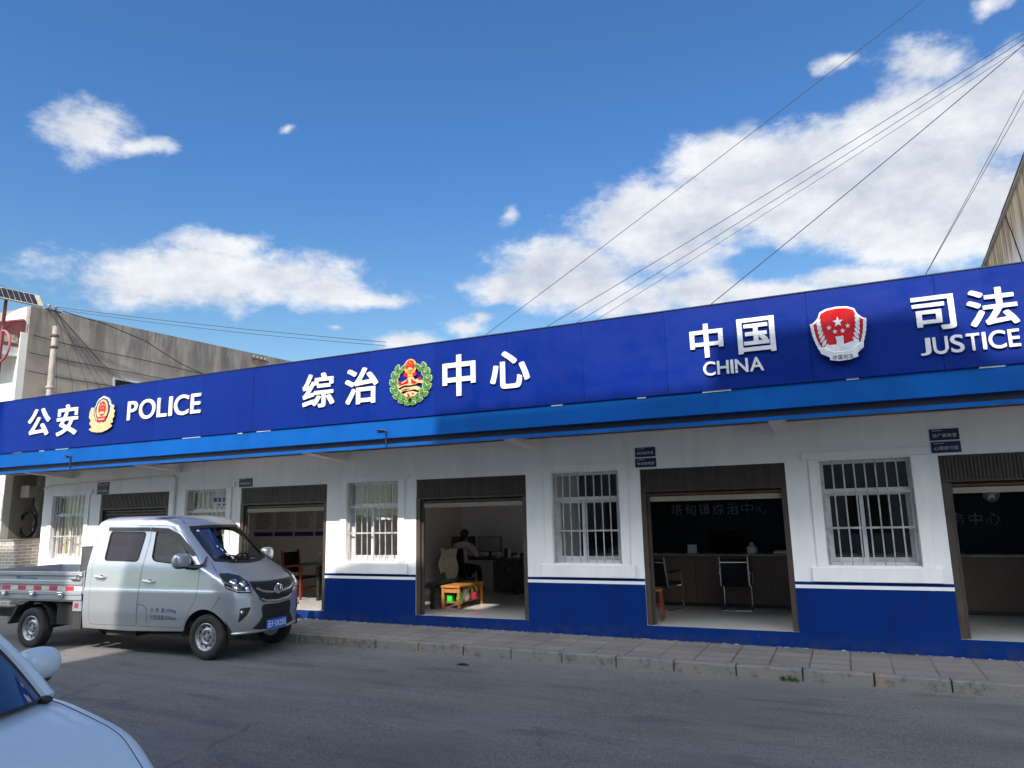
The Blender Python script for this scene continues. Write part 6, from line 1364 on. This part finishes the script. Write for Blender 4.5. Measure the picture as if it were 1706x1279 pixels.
def visitor_chair(loc, rz, label):
    c = prop('visitor_chair', label, 'chair', loc, rz, 'black chairs with chrome frames'); q = MB(); q.box(-.235,.235,-.23,.23,.42,.46); q.build('seat', M['leather'], c, bevel=.012)
    q = MB(); q.add([(-.205,-.245,.40),(.205,-.245,.40),(.205,-.33,.85),(-.205,-.33,.85),(-.205,-.23,.40),(.205,-.23,.40),(.205,-.315,.85),(-.205,-.315,.85)], [(0,1,2,3),(5,4,7,6),(0,4,5,1),(3,2,6,7),(0,3,7,4),(1,5,6,2)]); q.build('backrest', M['leather'], c)
    for s in (-1, 1):
        q = MB(); x = s*.225; q.tube([(x,-.335,.89),(x,-.245,.42),(x,-.20,.40),(x,.20,.40),(x,.24,.37),(x,.24,.04),(x,.20,.014),(x,-.24,.014)], .0125, 8); q.build('side_frame', M['chrome'], c, smooth=True)
        q = MB(); q.tube([(x*1.1,-.26,.62),(x*1.16,.10,.64),(x*1.1,.2,.41)], .013, 8); ar = q.build('armrest', M['chrome'], c, smooth=True); q = MB(); q.box(x*1.16-.025,x*1.16+.025,-.2,.1,.640,.665); q.build('arm_pad', M['black'], ar, bevel=.008)
    q = MB(); q.tube([(-.225,-.24,.014),(.225,-.24,.014)], .0125, 8); q.tube([(-.22,-.318,.80),(.22,-.318,.80)], .014, 8); q.build('cross_tube', M['chrome'], c, smooth=True); return c
visitor_chair((-1.80,2.02,FZ), 4, 'black chrome framed chair standing alone before the middle of counter')
visitor_chair((-2.97,1.78,FZ), -18, 'black chrome framed chair beside the red wooden stool, by the door jamb')
st = prop('wooden_stool', 'red brown wooden stool just inside the middle counter door', 'stool', (-2.88,.62,FZ), 10)
q = MB(); q.box(-.15,.15,-.15,.15,.43,.465); q.build('seat', M['wood'], st, bevel=.006)
for x in (-.12,.12):
    for y in (-.12,.12): q = MB(); q.bar((x*1.25,y*1.25,.002),(x,y,.4295),.04); q.build('leg', M['red_wood'], st)
q = MB(); q.box(-.115,.115,-.135,-.115,.2,.235); q.box(-.115,.115,.115,.135,.2,.235); q.build('stretcher', M['red_wood'], st)
CT = FZ+.896
for k, (x, y, l) in enumerate(((-3.85,2.5,'low dark printer at the left end of counter'),)):
    p = prop('printer', l, 'printer', (x,y,CT)); q = MB(); q.box(-.28,.28,-.14,.2,.001,.11); q.build('printer_case', M['black'], p, bevel=.02); q = MB(); q.box(-.22,.22,-.16,-.1401,.03,.05); q.build('paper_slot', M['grey'], p)
p = prop('brochure_stand', 'small white brochure stand on the counter', 'stand', (-2.58,2.42,CT)); q = MB(); q.add([(-.08,0,.001),(.08,0,.001),(.08,.05,.15),(-.08,.05,.15),(-.08,.08,.001),(.08,.08,.001)], [(0,1,2,3),(4,3,2,5),(0,4,5,1),(0,3,4),(1,5,2)]); q.build('stand_frame', M['alu'], p); q = MB(); q.add([(-.07,-.003,.01),(.02,-.003,.01),(.02,.042,.145),(-.07,.042,.145)], [(0,1,2,3)]); q.build('leaflet', M['paper'], p)
m3 = monitor((-2.02,2.62,CT-.06), 180, 'dark back of a monitor standing on the middle counter')
for c_ in KIDS(m3): c_.data = c_.data.copy(); c_.data.materials[0] = M['matt_black']
p = prop('tissue_box', 'pale round tissue holder on the counter right of the monitor', 'holder', (-1.55,2.45,CT)); q = MB(); q.lathe([(0,.001),(.09,.001),(.09,.10),(.07,.125),(0,.13)], 20); q.build('holder_body', M['alu'], p, smooth=True); q = MB(); q.add([(-.04,0,.131),(.04,.01,.131),(.02,.0,.19),(-.03,.01,.18)], [(0,1,2,3)]); q.build('tissue', M['paper'], p)
p = prop('document_pile', 'pile of papers at the right of the middle counter', 'papers', (-1.05,2.5,CT)); q = MB(); q.box(-.15,.15,-.1,.11,.001,.03); q.build('lower_sheets', M['paper'], p); q = MB(); q.box(-.13,.14,-.09,.12,.0305,.05); q.build('upper_sheets', M['canvas'], p)
